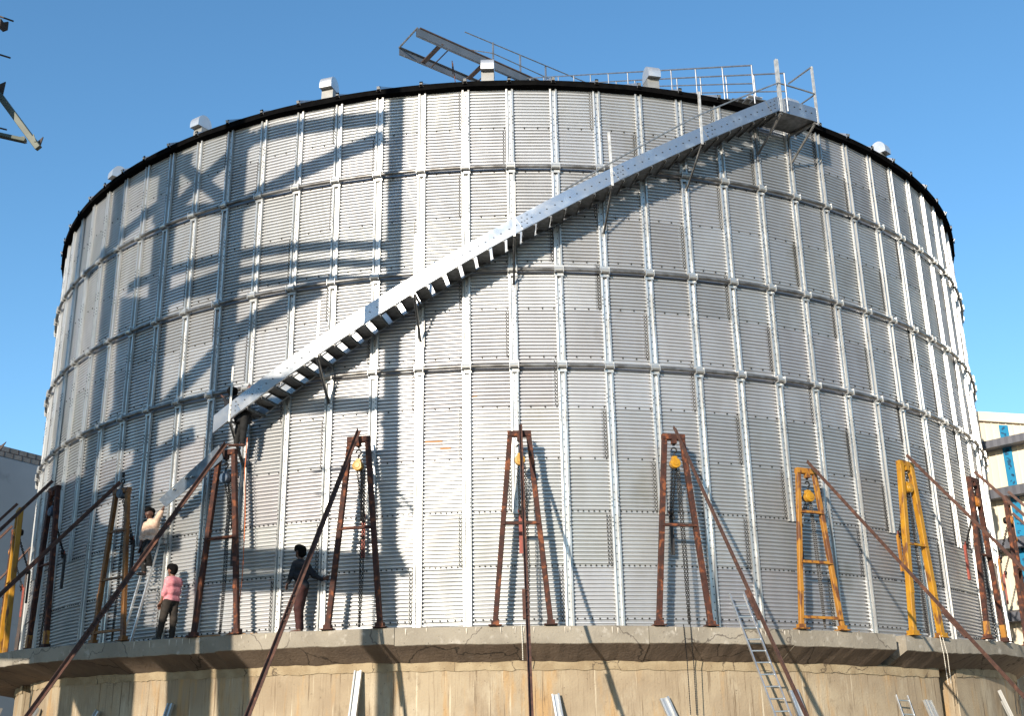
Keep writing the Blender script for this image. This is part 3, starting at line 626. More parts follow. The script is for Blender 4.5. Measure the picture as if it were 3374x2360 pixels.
FRL = [
 (-21, fr_dark, 'slim dark jacking frame far round the left side, right of the yellow one', 'b', 'dark blue hoist on the slim dark frame at far left', 'k', 'dark bar below the hoist of the slim dark frame at far left'),
 (-18, fr_rust, 'rusty jacking frame half hidden behind the yellow frame at the left edge', 'o', 'orange chain hoist beside the yellow frame at the left edge', 'r', 'red bar at far left behind the yellow frame'),
 (-15, fr_yell, 'peeling yellow jacking frame at the left edge of the photo', 'y', 'yellow hoist on the yellow frame at the left edge', 'k', 'black lifting bar beside the yellow frame at the left edge'),
 (-12, fr_feet, 'dark rusty jacking frame with orange feet, left of the three rung brown frame', 'b', 'dark hoist on the left rusty frame with orange feet', 'k', 'black lifting bar hanging right of the left frame with orange feet'),
 (-9, fr_brwn, 'brown orange jacking frame with three rungs, left of the man on the ladder', 'b', 'dark hoist in the three rung brown frame', 'k', 'black lifting bar between the brown frame and the man on the ladder'),
 (-6, fr_rust, 'red rusty jacking frame below the stair foot with a worker standing on top', 'b', 'dark blue hoist under the worker standing at the stair foot', 'k', 'black lifting bar in the frame below the stair foot'),
 (-3, fr_rust, 'rusty jacking frame just right of the man in dark clothes', 'y', 'yellow hoist in the frame right of the man in dark clothes', 'r', 'red lifting bar in the frame right of the man in dark clothes'),
 (0, fr_rust, 'rusty jacking frame in the middle with its stay pole pointing straight at the viewer', 'y', 'yellow hoist crossed by the middle frame stay pole', 'r', 'red lifting bar behind the middle frame stay pole'),
 (3, fr_rust, 'rusty jacking frame right of the middle one, its stay crossing the tall ladder', 'y', 'round yellow hoist in the frame left of the tall ladder', 'k', 'black lifting bar in the frame left of the tall ladder'),
 (6, fr_orng, 'bright orange jacking frame with three rungs, right of the tall ladder', 'ys', 'yellow hoist in the bright orange three rung frame', 'k', 'dark lifting bar behind the orange three rung frame'),
 (9, fr_yell, 'bright yellow jacking frame with thick legs on the right', 'y', 'yellow hoist between the thick yellow legs on the right', 'o', 'orange lifting bar left of the bright yellow frame on the right'),
 (12, fr_feet, 'rusty jacking frame with orange feet at the right side of the silo', 'o', 'hoist in the right rusty frame with orange feet', 'r', 'red lifting bar left of the right frame with orange feet'),
 (15, fr_rust, 'rusty jacking frame standing before the cream building at the right edge', 'o', 'orange hoist before the cream building at the right edge', 'o', 'orange bar hanging before the cream building'),
 (18, fr_rust, 'rusty jacking frame tucked behind the one at the right edge', 'o', 'orange hoist of the hindmost rusty frame at the right', 'r', 'red bar of the hindmost rusty frame at the right'),
 (21, fr_dark, 'slim dark jacking frame far round the right side, left of the cream wall', 'b', 'dark hoist on the slim frame far round the right side', 'k', 'dark bar at the slim frame far round the right side')]
used = set()
def inst(src, loc, rz, label):
    if src in used: o = copy_tree(src)
    else: used.add(src); o = src
    place(o, loc, rz); o['label'] = label; return o
for k, f, lab, hk, hlab, bk, blab in FRL:
    a = ang(k); tilt = {0: .07, -3: -.10, -6: -.05, 3: .12, 6: .06}.get(k, 0)/R
    inst(f, pol(a+tilt, RF, lz(k)), a, lab); inst(HO[hk], pol(a+tilt, RF, lz(k)), a, hlab)
    inst(LB[bk], pol(a+tilt, R+.20, 1.48+lz(k)), a, blab)
for o in [q for q in list(C.objects) if q.parent is None and q.get('label') == 'x']:   # unused prototypes
    for ch in [q for q in list(C.objects) if q.parent == o]:
        for g2 in [q for q in list(C.objects) if q.parent == ch]: bpy.data.objects.remove(g2)
        bpy.data.objects.remove(ch)
    bpy.data.objects.remove(o)

# ------------------------------------------------------------------ catwalk section and roof stair rails on top of the roof
P1, P2 = np.array([-3.70, -3.07, 21.0]), np.array([-2.96, -4.22, 21.0]); U = nrm(np.array([.775, .632, 0])); Wd = nrm(P2-P1); LEN = 7.5
cw = thing('catwalk', (0, 0, 21.0), 'grey steel catwalk section sticking out into the sky above the silo roof', 'catwalk')
for p, s in ((P1, 1), (P2, -1)):
    MB().chan(p+np.array([0, 0, .15]), p+U*LEN+np.array([0, 0, .15]), .30, .09*s, .012*s, (0, 0, 1)).build('side_rail', M_CAT, cw, world=True)
MB().bar(P1+np.array([0, 0, .3]), P2+np.array([0, 0, .3]), .05, .05).build('end_bar', M_BRK, cw, world=True)
for q in (1.0, 2.9, 4.8):
    MB().bar(P1+U*q+np.array([0, 0, .06]), P2+U*q+np.array([0, 0, .06]), .16, .06, U).build('cross_member', M_DARK, cw, world=True)
    MB().tube([P1+U*(q+.35)+np.array([0, 0, .02]), P2+U*(q+.35)+np.array([0, 0, .02])], .022).build('cross_tube', M_DARK, cw, world=True)
H0 = P2+np.array([0, 0, .25]); b = MB()
MB().bar(P2+U*.1+np.array([0, 0, .33]), P2+U*LEN+np.array([0, 0, .33]), .06, .05).build('top_flange', M_DARK, cw, world=True)
rl = MB(); rl.tube([np.array([-1.41, -2.66, 22.2]), np.array([3.33, .9, 22.2])], .020); rl.build('handrail', M_BRK, cw, world=True)
rl = MB(); q0 = at_z(1280+650/2.742, 90+188/2.742, 21.75); q1 = np.array([-.42, -2.02, 21.72]); rl.tube([q0, q1, q1+U*4.2+np.array([0, 0, -.02])], .018); rl.build('mid_rail', M_BRK, cw, world=True)
for q in (0, 1.27, 2.5): MB().angle(np.array([-.42, -2.02, 21.2])+U*q, np.array([-.42, -2.02, 22.2])+U*q, .05, .008, U).build('rail_post', M_PIPE, cw, world=True)
MB().tube([P1+U*1.9+np.array([.35, -.5, .2]), P1+U*1.92+np.array([.36, -.52, -.35])], .018).build('hook_block', M_DARK, cw, world=True)
rp = MB(); pp = P1+U*1.92+np.array([.36, -.52, .1]); rp.tube([pp, pp+np.array([.10, .05, -.9]), pp+np.array([.12, .06, -2.2])], .016, 6); tag(rp.build('hanging_rope', M_RUST), 'dark rope hanging below the catwalk section above the roof', 'rope')
V = nrm(np.array([-.36, .933, 0]))
for nm, p0, lab in (('roof_handrail', np.array([5.86, -14.25, 0]), 'left hand grey pipe railing of the roof stair climbing towards the peak'), ('roof_handrail', np.array([6.70, -13.95, 0]), 'right hand grey pipe railing of the roof stair ending beside the top platform')):
    o = thing(nm, p0+np.array([0, 0, 12.4]), lab, 'railing', 'pipe railings of the roof stair'); L = 14.2
    def rz(q, h): p = p0+V*q; r_ = math.hypot(p[0], p[1]); return np.array([p[0], p[1], min(12.46+(R-r_)*TS, 20.9)+h])
    MB().tube([rz(q, 1.05) for q in np.linspace(0, L, 12)], .021).build('top_rail', M_PIPE, o, world=True)
    MB().tube([rz(q, .55) for q in np.linspace(0, L, 12)], .017).build('mid_rail', M_PIPE, o, world=True)
    for q in np.arange(0, L, 1.25): MB().tube([rz(q, 0), rz(q, 1.05)], .020).build('rail_post', M_PIPE, o, world=True)
rs = thing('roof_stair', (6.2, -14.0, 12.4), 'narrow grey stair lying on the roof between its two railings', 'stair')
b = MB()
for q in np.arange(.2, 14, .3):
    p = np.array([6.28, -14.1, 0])+V*q; r_ = math.hypot(p[0], p[1]); b.box((p[0], p[1], min(12.46+(R-r_)*TS, 20.9)+.10), (np.cross(V, (0, 0, 1)), V, (0, 0, 1)), (.40, .11, .015))
tag(b.build('step', M_TREAD, rs, world=True), kind='stuff')
pm = thing('plate_scrap', at_r(2480, 322, -.1), 'small folded bright metal plate lying at the roof edge beside the top platform', 'scrap')
q = at_r(2482, 325, -.05); b = MB(); b.box(q, nrm((1, .4, 0))*np.eye(3)[:, :1] if False else ((.93, .37, 0), (-.37, .93, 0), (0, 0, 1)), (.19, .12, .012)); b.box(q+np.array([-.05, -.05, -.09]), ((.93, .37, 0), (-.37, .93, 0), (0, 0, 1)), (.13, .012, .09)); b.build('plate', M_VENT, pm, world=True)

# ------------------------------------------------------------------ people: one continuous surface from blended capsules
def sdf(prims, vox, k, clip=None, pad=.03):
    P = np.array([q for p in prims for q in (p[0], p[1])]); Rm = np.array([max(p[2], p[3]) for p in prims for _ in (0, 1)])
    lo = (P-Rm[:, None]).min(0)-pad; hi = (P+Rm[:, None]).max(0)+pad; n_ = np.ceil((hi-lo)/vox).astype(int)+1
    D = np.full(n_, .12, np.float32); ax = [lo[i]+np.arange(n_[i])*vox for i in range(3)]
    for p in prims:
        p0, p1 = np.array(p[0], float), np.array(p[1], float); r0, r1 = p[2], p[3]; sq = p[4] if len(p) > 4 else (1, 1, 1)
        mg = max(r0, r1)*max(1, max(1/np.array(sq)))+.07; a = np.floor((np.minimum(p0, p1)-mg-lo)/vox).astype(int).clip(0); b_ = (np.ceil((np.maximum(p0, p1)+mg-lo)/vox).astype(int)+1)
        sl = tuple(slice(a[i], min(b_[i], n_[i])) for i in range(3))
        X, Y, Z = np.meshgrid(*[ax[i][sl[i]] for i in range(3)], indexing='ij')
        c = (p0+p1)/2; s = np.array(sq, float); q = np.stack([(X-c[0])*s[0], (Y-c[1])*s[1], (Z-c[2])*s[2]], -1); e0 = (p0-c)*s; e1 = (p1-c)*s; d = e1-e0
        L = float(d@d); t = np.clip(((q-e0)@d)/L, 0, 1) if L > 1e-9 else np.zeros(q.shape[:3])
        dd = np.linalg.norm(q-(e0+t[..., None]*d), axis=-1)-(r0+(r1-r0)*t); dd = (dd/max(1, s.max())).astype(np.float32)
        kk = p[5] if len(p) > 5 else k; cur = D[sl]; h = np.clip(.5+.5*(cur-dd)/kk, 0, 1); D[sl] = cur*(1-h)+dd*h-kk*h*(1-h)
    if clip is not None:
        X, Y, Z = np.meshgrid(*ax, indexing='ij'); D = np.maximum(D, clip(X, Y, Z))
    return D, lo, vox
def nets(D, lo, vox):
    S = D < 0; n_ = np.array(D.shape)-1
    cnt = sum(S[i:n_[0]+i, j:n_[1]+j, k:n_[2]+k].astype(np.int8) for i in (0, 1) for j in (0, 1) for k in (0, 1))
    act = (cnt > 0) & (cnt < 8); idx = -np.ones(n_, np.int64); ii = np.argwhere(act); idx[act] = np.arange(len(ii))
    acc = np.zeros((len(ii), 3)); num = np.zeros(len(ii)); co = [(i, j, k) for i in (0, 1) for j in (0, 1) for k in (0, 1)]
    for a in co:
        for b_ in co:
            if sum(b_)-sum(a) == 1 and all(y >= x for x, y in zip(a, b_)):
                da = D[tuple((ii+a).T)]; db = D[tuple((ii+b_).T)]; mk = (da < 0) != (db < 0); t = np.where(mk, da/np.where(mk, da-db, 1), 0)
                acc += np.where(mk[:, None], np.array(a)+t[:, None]*(np.array(b_)-np.array(a)), 0); num += mk
    Vv = (ii+acc/num[:, None])*vox+lo; Fs = []
    for ax in range(3):
        o1, o2 = (ax+1) % 3, (ax+2) % 3; sl0 = [slice(1, -1)]*3; sl0[ax] = slice(0, -1); sl1 = [slice(1, -1)]*3; sl1[ax] = slice(1, None)
        A, B = S[tuple(sl0)], S[tuple(sl1)]; base = np.ones(3, int); base[ax] = 0
        for flip, mk in ((0, A & ~B), (1, ~A & B)):
            e = np.argwhere(mk)+base
            if not len(e): continue
            d1 = np.zeros(3, int); d1[o1] = 1; d2 = np.zeros(3, int); d2[o2] = 1
            q = np.stack([idx[tuple((e-d1-d2).T)], idx[tuple((e-d2).T)], idx[tuple(e.T)], idx[tuple((e-d1).T)]], -1)
            Fs.append(q[:, ::-1] if flip else q)
    return Vv, np.concatenate(Fs)
def skin(name, prims, material, parent, vox=.0085, k=.03, clip=None, jitter=0):
    D, lo, vx = sdf(prims, vox, k, clip)
    V_, F_ = nets(D, lo, vx)
    if jitter:                                          # soft cloth folds
        V_ = V_+jitter*np.stack([np.sin(V_[:, 2]*55+V_[:, 0]*30)*.6+np.sin(V_[:, 2]*31-V_[:, 0]*48), np.sin(V_[:, 2]*47+V_[:, 0]*26+1), np.zeros(len(V_))], -1)
    return gridlink(name, V_, F_, material, parent)
def hand(wr, d, side, curl=.35, s=1.0):                 # palm, four fingers, thumb
    wr = np.array(wr, float); d = nrm(d); side = nrm(np.array(side, float)-d*np.dot(side, d)); nn = np.cross(d, side); P = []
    for q in (-.026, 0, .026): P.append((wr+side*q*.5, wr+d*.085*s+side*q, .017, .014, (1, 1, 1), .012))
    for j, (q, L) in enumerate(((-.033, .062), (-.011, .078), (.011, .073), (.033, .055))):
        a = wr+d*.085*s+side*q; b_ = a+(d*math.cos(curl)+nn*math.sin(curl))*L*.55*s; c = b_+(d*math.cos(curl*2.2)+nn*math.sin(curl*2.2))*L*.5*s
        P += [(a, b_, .0098, .009, (1, 1, 1), .006), (b_, c, .009, .0075, (1, 1, 1), .006)]
    a = wr+d*.025-side*.03; b_ = a+(d*.7-side*.6+nn*.3)*.045; P += [(wr+d*.01-side*.015, a, .014, .012, (1, 1, 1), .01), (a, b_, .011, .010, (1, 1, 1), .008), (b_, b_+d*.03, .010, .008, (1, 1, 1), .006)]
    return P
def head(c, face, up=(0, 0, 1), s=1.0):
    c = np.array(c, float); f = nrm(face); up = nrm(np.array(up, float)-f*np.dot(up, f)); sd = np.cross(f, up)
    P = [(c+up*.03-f*.015, c+up*.02-f*.02, .088*s, .092*s), (c+f*.025+up*.01, c+f*.045-up*.075, .066*s, .040*s, (1, 1, 1), .03), (c+f*.088+up*.005, c+f*.108-up*.028, .010, .015, (1, 1, 1), .012), (c+f*.06+up*.028-sd*.03, c+f*.06+up*.028+sd*.03, .026, .026, (1, 1, 1), .02), (c+f*.078-up*.058-sd*.012, c+f*.078-up*.058+sd*.012, .013, .013, (1, 1, 1), .012)]
    for e in (-1, 1): P.append((c+sd*e*.084+up*.015-f*.01, c+sd*e*.082-up*.03-f*.005, .016, .011, (1, 1, 1), .008))
    return P, f, up, sd
def face_bits(root, c, f, up, sd):
    c = np.array(c, float); b = MB(); l = MB()
    for e in (-1, 1): b.lathe(c+f*.076+sd*e*.032+up*.008, f, [(.002, -.012), (.011, -.006), (.012, .003), (.006, .010)], 10)
    b.build('eyes', M_EYE, root); l.tube([c+f*.083-up*.052+sd*q*.022 for q in (-1, -.4, .4, 1)], [.004, .007, .007, .004], 6); l.build('mouth', M_LIP, root)
def mul(v, *s): return np.array(v, float)

# the man in the pink shirt, seen from his left and a little behind
def pink():
    a = ang(-7.45); root = thing('person', pol(a, R+.40, lz(-7.45)), 'man in pink shirt and dark trousers standing below the short ladder looking left', 'person', 'workers on the silo', a)
    hc = (-.005, .0, 1.455); hp, f, up, sd = head(hc, (-.93, .25, -.12))
    sh_n, el_n, ha_n = (.085, -.155, 1.235), (.045, -.205, .985), (-.06, -.19, .77)
    sh_f, el_f, ha_f = (.055, .155, 1.235), (-.02, .20, 1.0), (-.13, .12, .85)
    hpN, knN, anN = (.035, -.085, .80), (-.06, -.10, .43), (-.13, -.10, .07)
    hpF, knF, anF = (.035, .085, .80), (.055, .10, .42), (.04, .10, .07)
    torso = [((.07, -.09, 1.20), (.07, .09, 1.20), .115, .115), ((.06, -.075, 1.02), (.06, .075, 1.02), .115, .115), ((.045, -.07, .84), (.045, .07, .84), .115, .115)]
    arms = [(sh_n, el_n, .056, .044), (sh_f, el_f, .056, .044)]; fore = [(el_n, ha_n, .040, .029), (el_f, ha_f, .040, .029)]
    legs = [(hpN, knN, .090, .058), (knN, anN, .056, .038), (hpF, knF, .090, .058), (knF, anF, .056, .038)]
    feet = [(np.array(anN)+(.02, 0, -.03), np.array(anN)+(-.15, .0, -.045), .034, .028), (np.array(anF)+(.02, 0, -.03), np.array(anF)+(-.15, 0, -.045), .034, .028)]
    neck = [((.045, 0, 1.26), (.015, 0, 1.38), .062, .052)]
    body = hp+torso+arms+fore+legs+feet+neck+hand(ha_n, nrm(np.array(ha_n)-el_n), (.2, 1, 0))+hand(ha_f, nrm(np.array(ha_f)-el_f), (.2, 1, 0))
    skin('body', body, M_SKIN, root)
    G = lambda L, e: [(p[0], p[1], p[2]+e, p[3]+e)+tuple(p[4:]) for p in L]
    cuffs = [(el_n, np.array(el_n)*.75+np.array(ha_n)*.25, .046, .044), (el_f, np.array(el_f)*.75+np.array(ha_f)*.25, .046, .044)]
    collar = [((.045, 0, 1.27), (.025, 0, 1.335), .075, .066)]
    skin('shirt', G(torso, .018)+G(arms, .016)+G(cuffs, .008)+collar, M_PINK, root, clip=lambda X, Y, Z: np.maximum(.80+.03*np.sin(X*18)-Z, Z-1.34), jitter=.0004)
    skin('trousers', G(legs, .020)+G(torso[2:], .012), M_TROU, root, clip=lambda X, Y, Z: np.maximum(Z-.86, .045-Z), jitter=.003)
    h_ = np.array(hc); skin('hair', [(h_+(.03, 0, .055), h_+(-.02, 0, .075), .100, .096), (h_+(.05, 0, -.01), h_+(.05, 0, .04), .080, .095), (h_+(-.075, 0, .085), h_+(-.03, 0, .09), .055, .07)], M_HAIR, root, clip=lambda X, Y, Z: np.minimum(h_[2]-.0+.02-Z, h_[0]+.02-X)*1.0, jitter=.004)
    skin('shoes', G(feet, .012), M_SHOE, root, clip=lambda X, Y, Z: .002-Z); face_bits(root, hc, f, up, sd)
pink()
# the man in the pale shirt on the short ladder, reaching up to the stringer
def cream():
    P0 = at_r(474, 1899, .40); a = angz(P0)[0]; root = thing('person', P0, 'man in pale cream shirt on the short ladder, arm raised to the loose stringer', 'person', 'workers on the silo', a)
    hc = (.075, -.06, 1.345); hp, f, up, sd = head(hc, (.10, -.80, -.55))
    shL, elL, haL = (-.075, .0, 1.13), (-.125, -.03, .86), (-.095, -.08, .64)
    shR, elR, haR = (.235, .01, 1.17), (.365, -.02, 1.29), (.445, .0, 1.44)
    hL, kL, aL = (.01, .03, .72), (-.01, -.06, .42), (-.005, .0, .08)
    hR, kR, aR = (.16, .03, .72), (.20, -.14, .52), (.125, .03, .275)
    torso = [((-.0, .02, 1.10), (.165, .02, 1.12), .108, .108), ((.02, .03, .95), (.15, .03, .95), .105, .105), ((.02, .03, .78), (.15, .03, .78), .100, .100)]
    arms = [(shL, elL, .054, .044), (shR, elR, .056, .046)]; fore = [(elL, haL, .040, .028), (elR, haR, .041, .029)]
    legs = [(hL, kL, .085, .056), (kL, aL, .054, .036), (hR, kR, .088, .058), (kR, aR, .055, .036)]
    feet = [(np.array(aL)+(0, .02, -.03), np.array(aL)+(-.03, -.14, -.045), .032, .027), (np.array(aR)+(0, .03, -.03), np.array(aR)+(-.0, -.13, -.045), .032, .027)]
    neck = [((.085, .0, 1.19), (.08, -.035, 1.28), .058, .05)]
    skin('body', hp+torso+arms+fore+legs+feet+neck+hand(haL, nrm(np.array(haL)-elL), (.3, -1, 0))+hand(haR, nrm(np.array(haR)-elR), (.8, -.5, 0), .7), M_SKIND, root)
    G = lambda L, e: [(p[0], p[1], p[2]+e, p[3]+e)+tuple(p[4:]) for p in L]
    cuffs = [(elL, np.array(elL)*.8+np.array(haL)*.2, .046, .044), (elR, np.array(elR)*.55+np.array(haR)*.45, .050, .046)]
    skin('shirt', G(torso, .018)+G(arms, .017)+G(cuffs, .008)+[((.085, .0, 1.17), (.083, -.02, 1.235), .075, .066)], M_TAN, root, clip=lambda X, Y, Z: np.maximum(.765-Z+.02*np.sin(X*20), np.where(X < .2, Z-1.245, -1)), jitter=.003)
    skin('trousers', G(legs, .018)+G(torso[2:], .010), M_TROUB, root, clip=lambda X, Y, Z: np.maximum(Z-.83, .09-Z), jitter=.003)
    h_ = np.array(hc); skin('hair', [(h_+(0, .03, .07), h_+(0, -.03, .085), .092, .084), (h_+(0, .05, .0), h_+(0, .04, .05), .082, .09)], M_HAIR, root, clip=lambda X, Y, Z: np.minimum(h_[2]+.035-Z, h_[1]-.0-Y), jitter=.004)
    skin('shoes', G(feet, .010), M_SHOE, root); face_bits(root, hc, f, up, sd)
cream()
# the man in dark clothes in front of the middle of the wall
def dark():
    a = ang(-4.30); root = thing('person', pol(a, R+.42, lz(-4.3)), 'man in dark shirt and maroon trousers, his hand resting on a stiffener', 'person', 'workers on the silo', a)
    hc = (-.055, .02, 1.62); hp, f, up, sd = head(hc, (-.88, .38, .22))
    shN, elN, haN = (.09, .04, 1.37), (.25, .10, 1.14), (.40, .16, 1.06)
    shF, elF, haF = (-.115, -.03, 1.38), (-.15, -.12, 1.13), (-.22, -.10, 1.0)
    hN, kN, aN = (.04, -.06, .86), (.005, -.07, .46), (.035, -.05, .07)
    hF, kF, aF = (.03, .07, .86), (-.03, .07, .46), (.01, .08, .07)
    torso = [((-.075, 0, 1.34), (.065, .02, 1.33), .105, .105), ((-.04, 0, 1.13), (.05, .01, 1.13), .105, .105), ((-.015, 0, .93), (.06, .01, .93), .108, .108)]
    arms = [(shN, elN, .054, .044), (shF, elF, .054, .044)]; fore = [(elN, haN, .042, .030), (elF, haF, .042, .030)]
    legs = [(hN, kN, .088, .060), (kN, aN, .058, .038), (hF, kF, .088, .060), (kF, aF, .058, .038)]
    feet = [(np.array(aN)+(.02, 0, -.035), np.array(aN)+(-.17, .01, -.05), .032, .024), (np.array(aF)+(.02, 0, -.035), np.array(aF)+(-.17, 0, -.05), .032, .024)]
    neck = [((-.02, .01, 1.40), (-.04, .015, 1.53), .058, .052)]
    skin('body', hp+torso+arms+fore+legs+feet+neck+hand(haN, nrm((.9, .2, .25)), (0, .4, -1), .25)+hand(haF, nrm(np.array(haF)-elF), (0, 1, 0)), M_SKIND, root)
    G = lambda L, e: [(p[0], p[1], p[2]+e, p[3]+e)+tuple(p[4:]) for p in L]
    skin('shirt', G(torso, .018)+G(arms, .017)+G([(fore[0][0], fore[0][1], .044, .034), (fore[1][0], fore[1][1], .044, .034)], .008)+[((-.02, .01, 1.40), (-.028, .012, 1.46), .074, .066)], M_NAVY, root, clip=lambda X, Y, Z: np.maximum(.87+.03*np.sin(X*22)-Z, Z-1.475), jitter=.003)
    skin('trousers', G(legs, .022)+G(torso[2:], .010), M_TROUR, root, clip=lambda X, Y, Z: np.maximum(Z-.96, .07-Z), jitter=.0035)
    h_ = np.array(hc); skin('hair', [(h_+(.035, -.01, .045), h_+(-.02, .0, .075), .104, .096), (h_+(.06, -.02, -.03), h_+(.05, -.02, .03), .088, .1)], M_HAIR, root, clip=lambda X, Y, Z: np.minimum(h_[2]+.025-Z, h_[0]+.015-X), jitter=.004)
    face_bits(root, hc, f, up, sd)
dark()
# the worker standing on top of a frame, upper body behind the stair
def fourth():
    a = ang(-5.72); root = thing('person', pol(a, R+.58, lz(-5.7)+3.93), 'worker in black clothes standing on a rusty frame top, leaning left behind the stair stringer', 'person', 'workers on the silo', a)
    hc = (-.30, -.02, 1.27); hp, f, up, sd = head(hc, (-.55, .75, -.35), (.3, 0, .95))
    shN, elN, haN = (-.18, -.10, 1.10), (-.34, -.12, .98), (-.46, -.08, 1.15)
    shF, elF, haF = (-.10, .13, 1.08), (-.24, .16, .90), (-.40, .10, .96)
    hN, kN, aN = (.075, -.06, .80), (.09, -.08, .43), (.06, -.05, .08)
    hF, kF, aF = (-.05, .06, .80), (-.12, .03, .43), (-.16, .03, .12)
    torso = [((-.13, -.05, 1.06), (-.10, .07, 1.05), .11, .11), ((-.03, -.05, .94), (-.02, .06, .94), .11, .11), ((.03, -.05, .82), (.03, .06, .82), .112, .112)]
    arms = [(shN, elN, .054, .044), (shF, elF, .054, .044)]; fore = [(elN, haN, .042, .030), (elF, haF, .042, .030)]
    legs = [(hN, kN, .088, .060), (kN, aN, .058, .038), (hF, kF, .088, .060), (kF, aF, .058, .038)]
    feet = [(np.array(aN)+(.02, .02, -.035), np.array(aN)+(-.08, -.15, -.05), .032, .024), (np.array(aF)+(.02, .02, -.035), np.array(aF)+(-.08, -.14, -.05), .032, .024)]
    skin('body', hp+torso+arms+fore+legs+feet+[((-.14, 0, 1.10), (-.23, -.01, 1.20), .06, .052)]+hand(haN, nrm(np.array(haN)-elN), (0, 1, 0))+hand(haF, nrm(np.array(haF)-elF), (0, 1, 0)), M_SKIND, root)
    G = lambda L, e: [(p[0], p[1], p[2]+e, p[3]+e)+tuple(p[4:]) for p in L]
    skin('shirt', G(torso, .018)+G(arms, .017)+G(fore[:1], .010)+G(fore[1:], .01)+[((-.03, -.05, .66), (.03, .05, .64), .145, .135)], M_NAVY, root, clip=lambda X, Y, Z: .56-Z, jitter=.003)
    skin('trousers', G(legs, .020)+G(torso[2:], .010), M_TROUB, root, clip=lambda X, Y, Z: np.maximum(Z-.88, .08-Z), jitter=.003)
    h_ = np.array(hc); skin('hair', [(h_+(.03, -.02, .03), h_+(-.02, -.01, .06), .105, .10), (h_+(.03, -.03, -.02), h_+(.02, -.03, .02), .09, .1)], M_HAIR, root, clip=lambda X, Y, Z: Y-(h_[1]+.03), jitter=.004); face_bits(root, hc, f, up, sd)
fourth()
tag(MB().tube([at_r(822, 1266, .3), at_r(815, 1278, .35), at_r(826, 1275, .3), at_r(812, 1287, .4)], .010, 6).build('rope_knot', M_ROPEO), 'bright orange rope knot tied above the stair foot', 'rope')
tag(MB().tube([at_r(815, 1443, .35), at_r(813, 1470, .35), at_r(812, 1490, .35), at_r(806, 1550, .36), at_r(808, 1700, .40), at_r(800, 1880, .45), at_r(788, 2000, .55), at_r(786, 2090, .6)], .009, 6).build('safety_rope', M_ROPEO), 'thin orange rope hanging down along the frame below the stair foot', 'rope')

# ------------------------------------------------------------------ ladders
def ladder(name, label, foot, top, width, side, rail_r, step, material=M_ALU):
    o = thing(name, foot, label, 'ladder', 'ladders'); foot = np.asarray(foot, float); top = np.asarray(top, float); d = nrm(top-foot); L = np.linalg.norm(top-foot); side = nrm(np.asarray(side, float)-d*np.dot(side, d))
    for s in (-1, 1): MB().bar(foot+side*s*width/2, top+side*s*width/2, rail_r, rail_r*2.0, side).build('rail', material, o, world=True)
    q = .2
    while q < L-.05:
        MB().tube([foot+d*q-side*width/2, foot+d*q+side*width/2], .016, 7).build('rung', material, o, world=True); q += step
    return o
f0 = at_r(415, 2124, .56); t0 = at_r(521, 1752, .16); a = ang(-8.5)
ladder('short_ladder', 'short aluminium ladder leaning on the silo under the man in the pale shirt', (f0[0], f0[1], lz(-8.5)+.01), t0, .30, (math.cos(a), math.sin(a), 0), .028, .27)
pa = at_r(2446, 2078, .70); pb = at_r(2497, 2074, .70); mid = (pa+pb)/2; n_r = np.array([mid[0], mid[1], 0]); n_r = nrm(n_r)
best = None
for sl_ in np.arange(1.5, 6, .02):                       # slope that keeps the rails on the sight line of the lower end
    d = nrm(n_r-np.array([0, 0, sl_])); P = mid+d*1.6; q = P-CAM; x = PW/2+FOC*np.dot(q, RT)/np.dot(q, FW); y = PH/2-FOC*np.dot(q, UP)/np.dot(q, FW)
    e = abs((2448+(y-2078)*(161/422.)+24)-x)
    if best is None or e < best[0]: best = (e, d)
d = best[1]; top = mid-d*.88; foot = mid+d*((mid[2]-GZ)/-d[2])
ladder('tall_ladder', 'tall aluminium ladder leaning on the ledge behind the brown stay pole', foot, top, .32, pb-pa, .026, .27)
tt = at_r(2968, 2300, .30); a = angz(tt)[0]; nn = np.array([math.sin(a), -math.cos(a), 0])
f2 = tt+nn*.9; f2[2] = GZ
ladder('low_ladder', 'ladder with a rung just showing at the bottom edge, right of the tall ladder', f2, at_r(2940, 2285, .25)*.5+at_r(3000, 2300, .25)*.5+np.array([0, 0, .0]), .36, (math.cos(a), math.sin(a), 0), .022, .30)

# ------------------------------------------------------------------ spare stiffeners leaning against the foundation
SP = [((1182, 2214), (1163, 2362), .9, 'long spare galvanised stiffener leaning on the foundation, topmost of the leaning ones'),
      ((566, 2322), (553, 2362), .9, 'spare stiffener just showing at the bottom edge, under the pink shirted man'),
      ((1829, 2291), (1842, 2362), .9, 'spare stiffener leaning right of the middle frame stay pole'),
      ((2186, 2303), (2212, 2362), 1.1, 'spare stiffener with bolt holes leaning below the black chains'),
      ((2610, 2278), (2640, 2362), 1.3, 'wide bright spare stiffener at the foot of the tall ladder'),
      ((3044, 2310), (3066, 2362), .7, 'bright spare stiffener just left of the dark gap in the foundation'),
      ((3057, 2312), (3080, 2362), .6, 'thin spare stiffener touching the dark gap side of its twin'),
      ((3287, 2278), (3328, 2362), .7, 'bright spare stiffener near the right edge of the foundation'),
      ((3297, 2312), (3322, 2362), .5, 'short spare stiffener beside the bright one near the right edge'),
      ((131, 2338), (118, 2362), .8, 'spare stiffener tip right of the left foundation gap'),
      ((327, 2346), (318, 2362), .9, 'spare stiffener tip below the lit patch of the left foundation'),
      ((8, 2342), (-2, 2362), .7, 'spare stiffener tip in the bottom left corner')]
sp0 = None
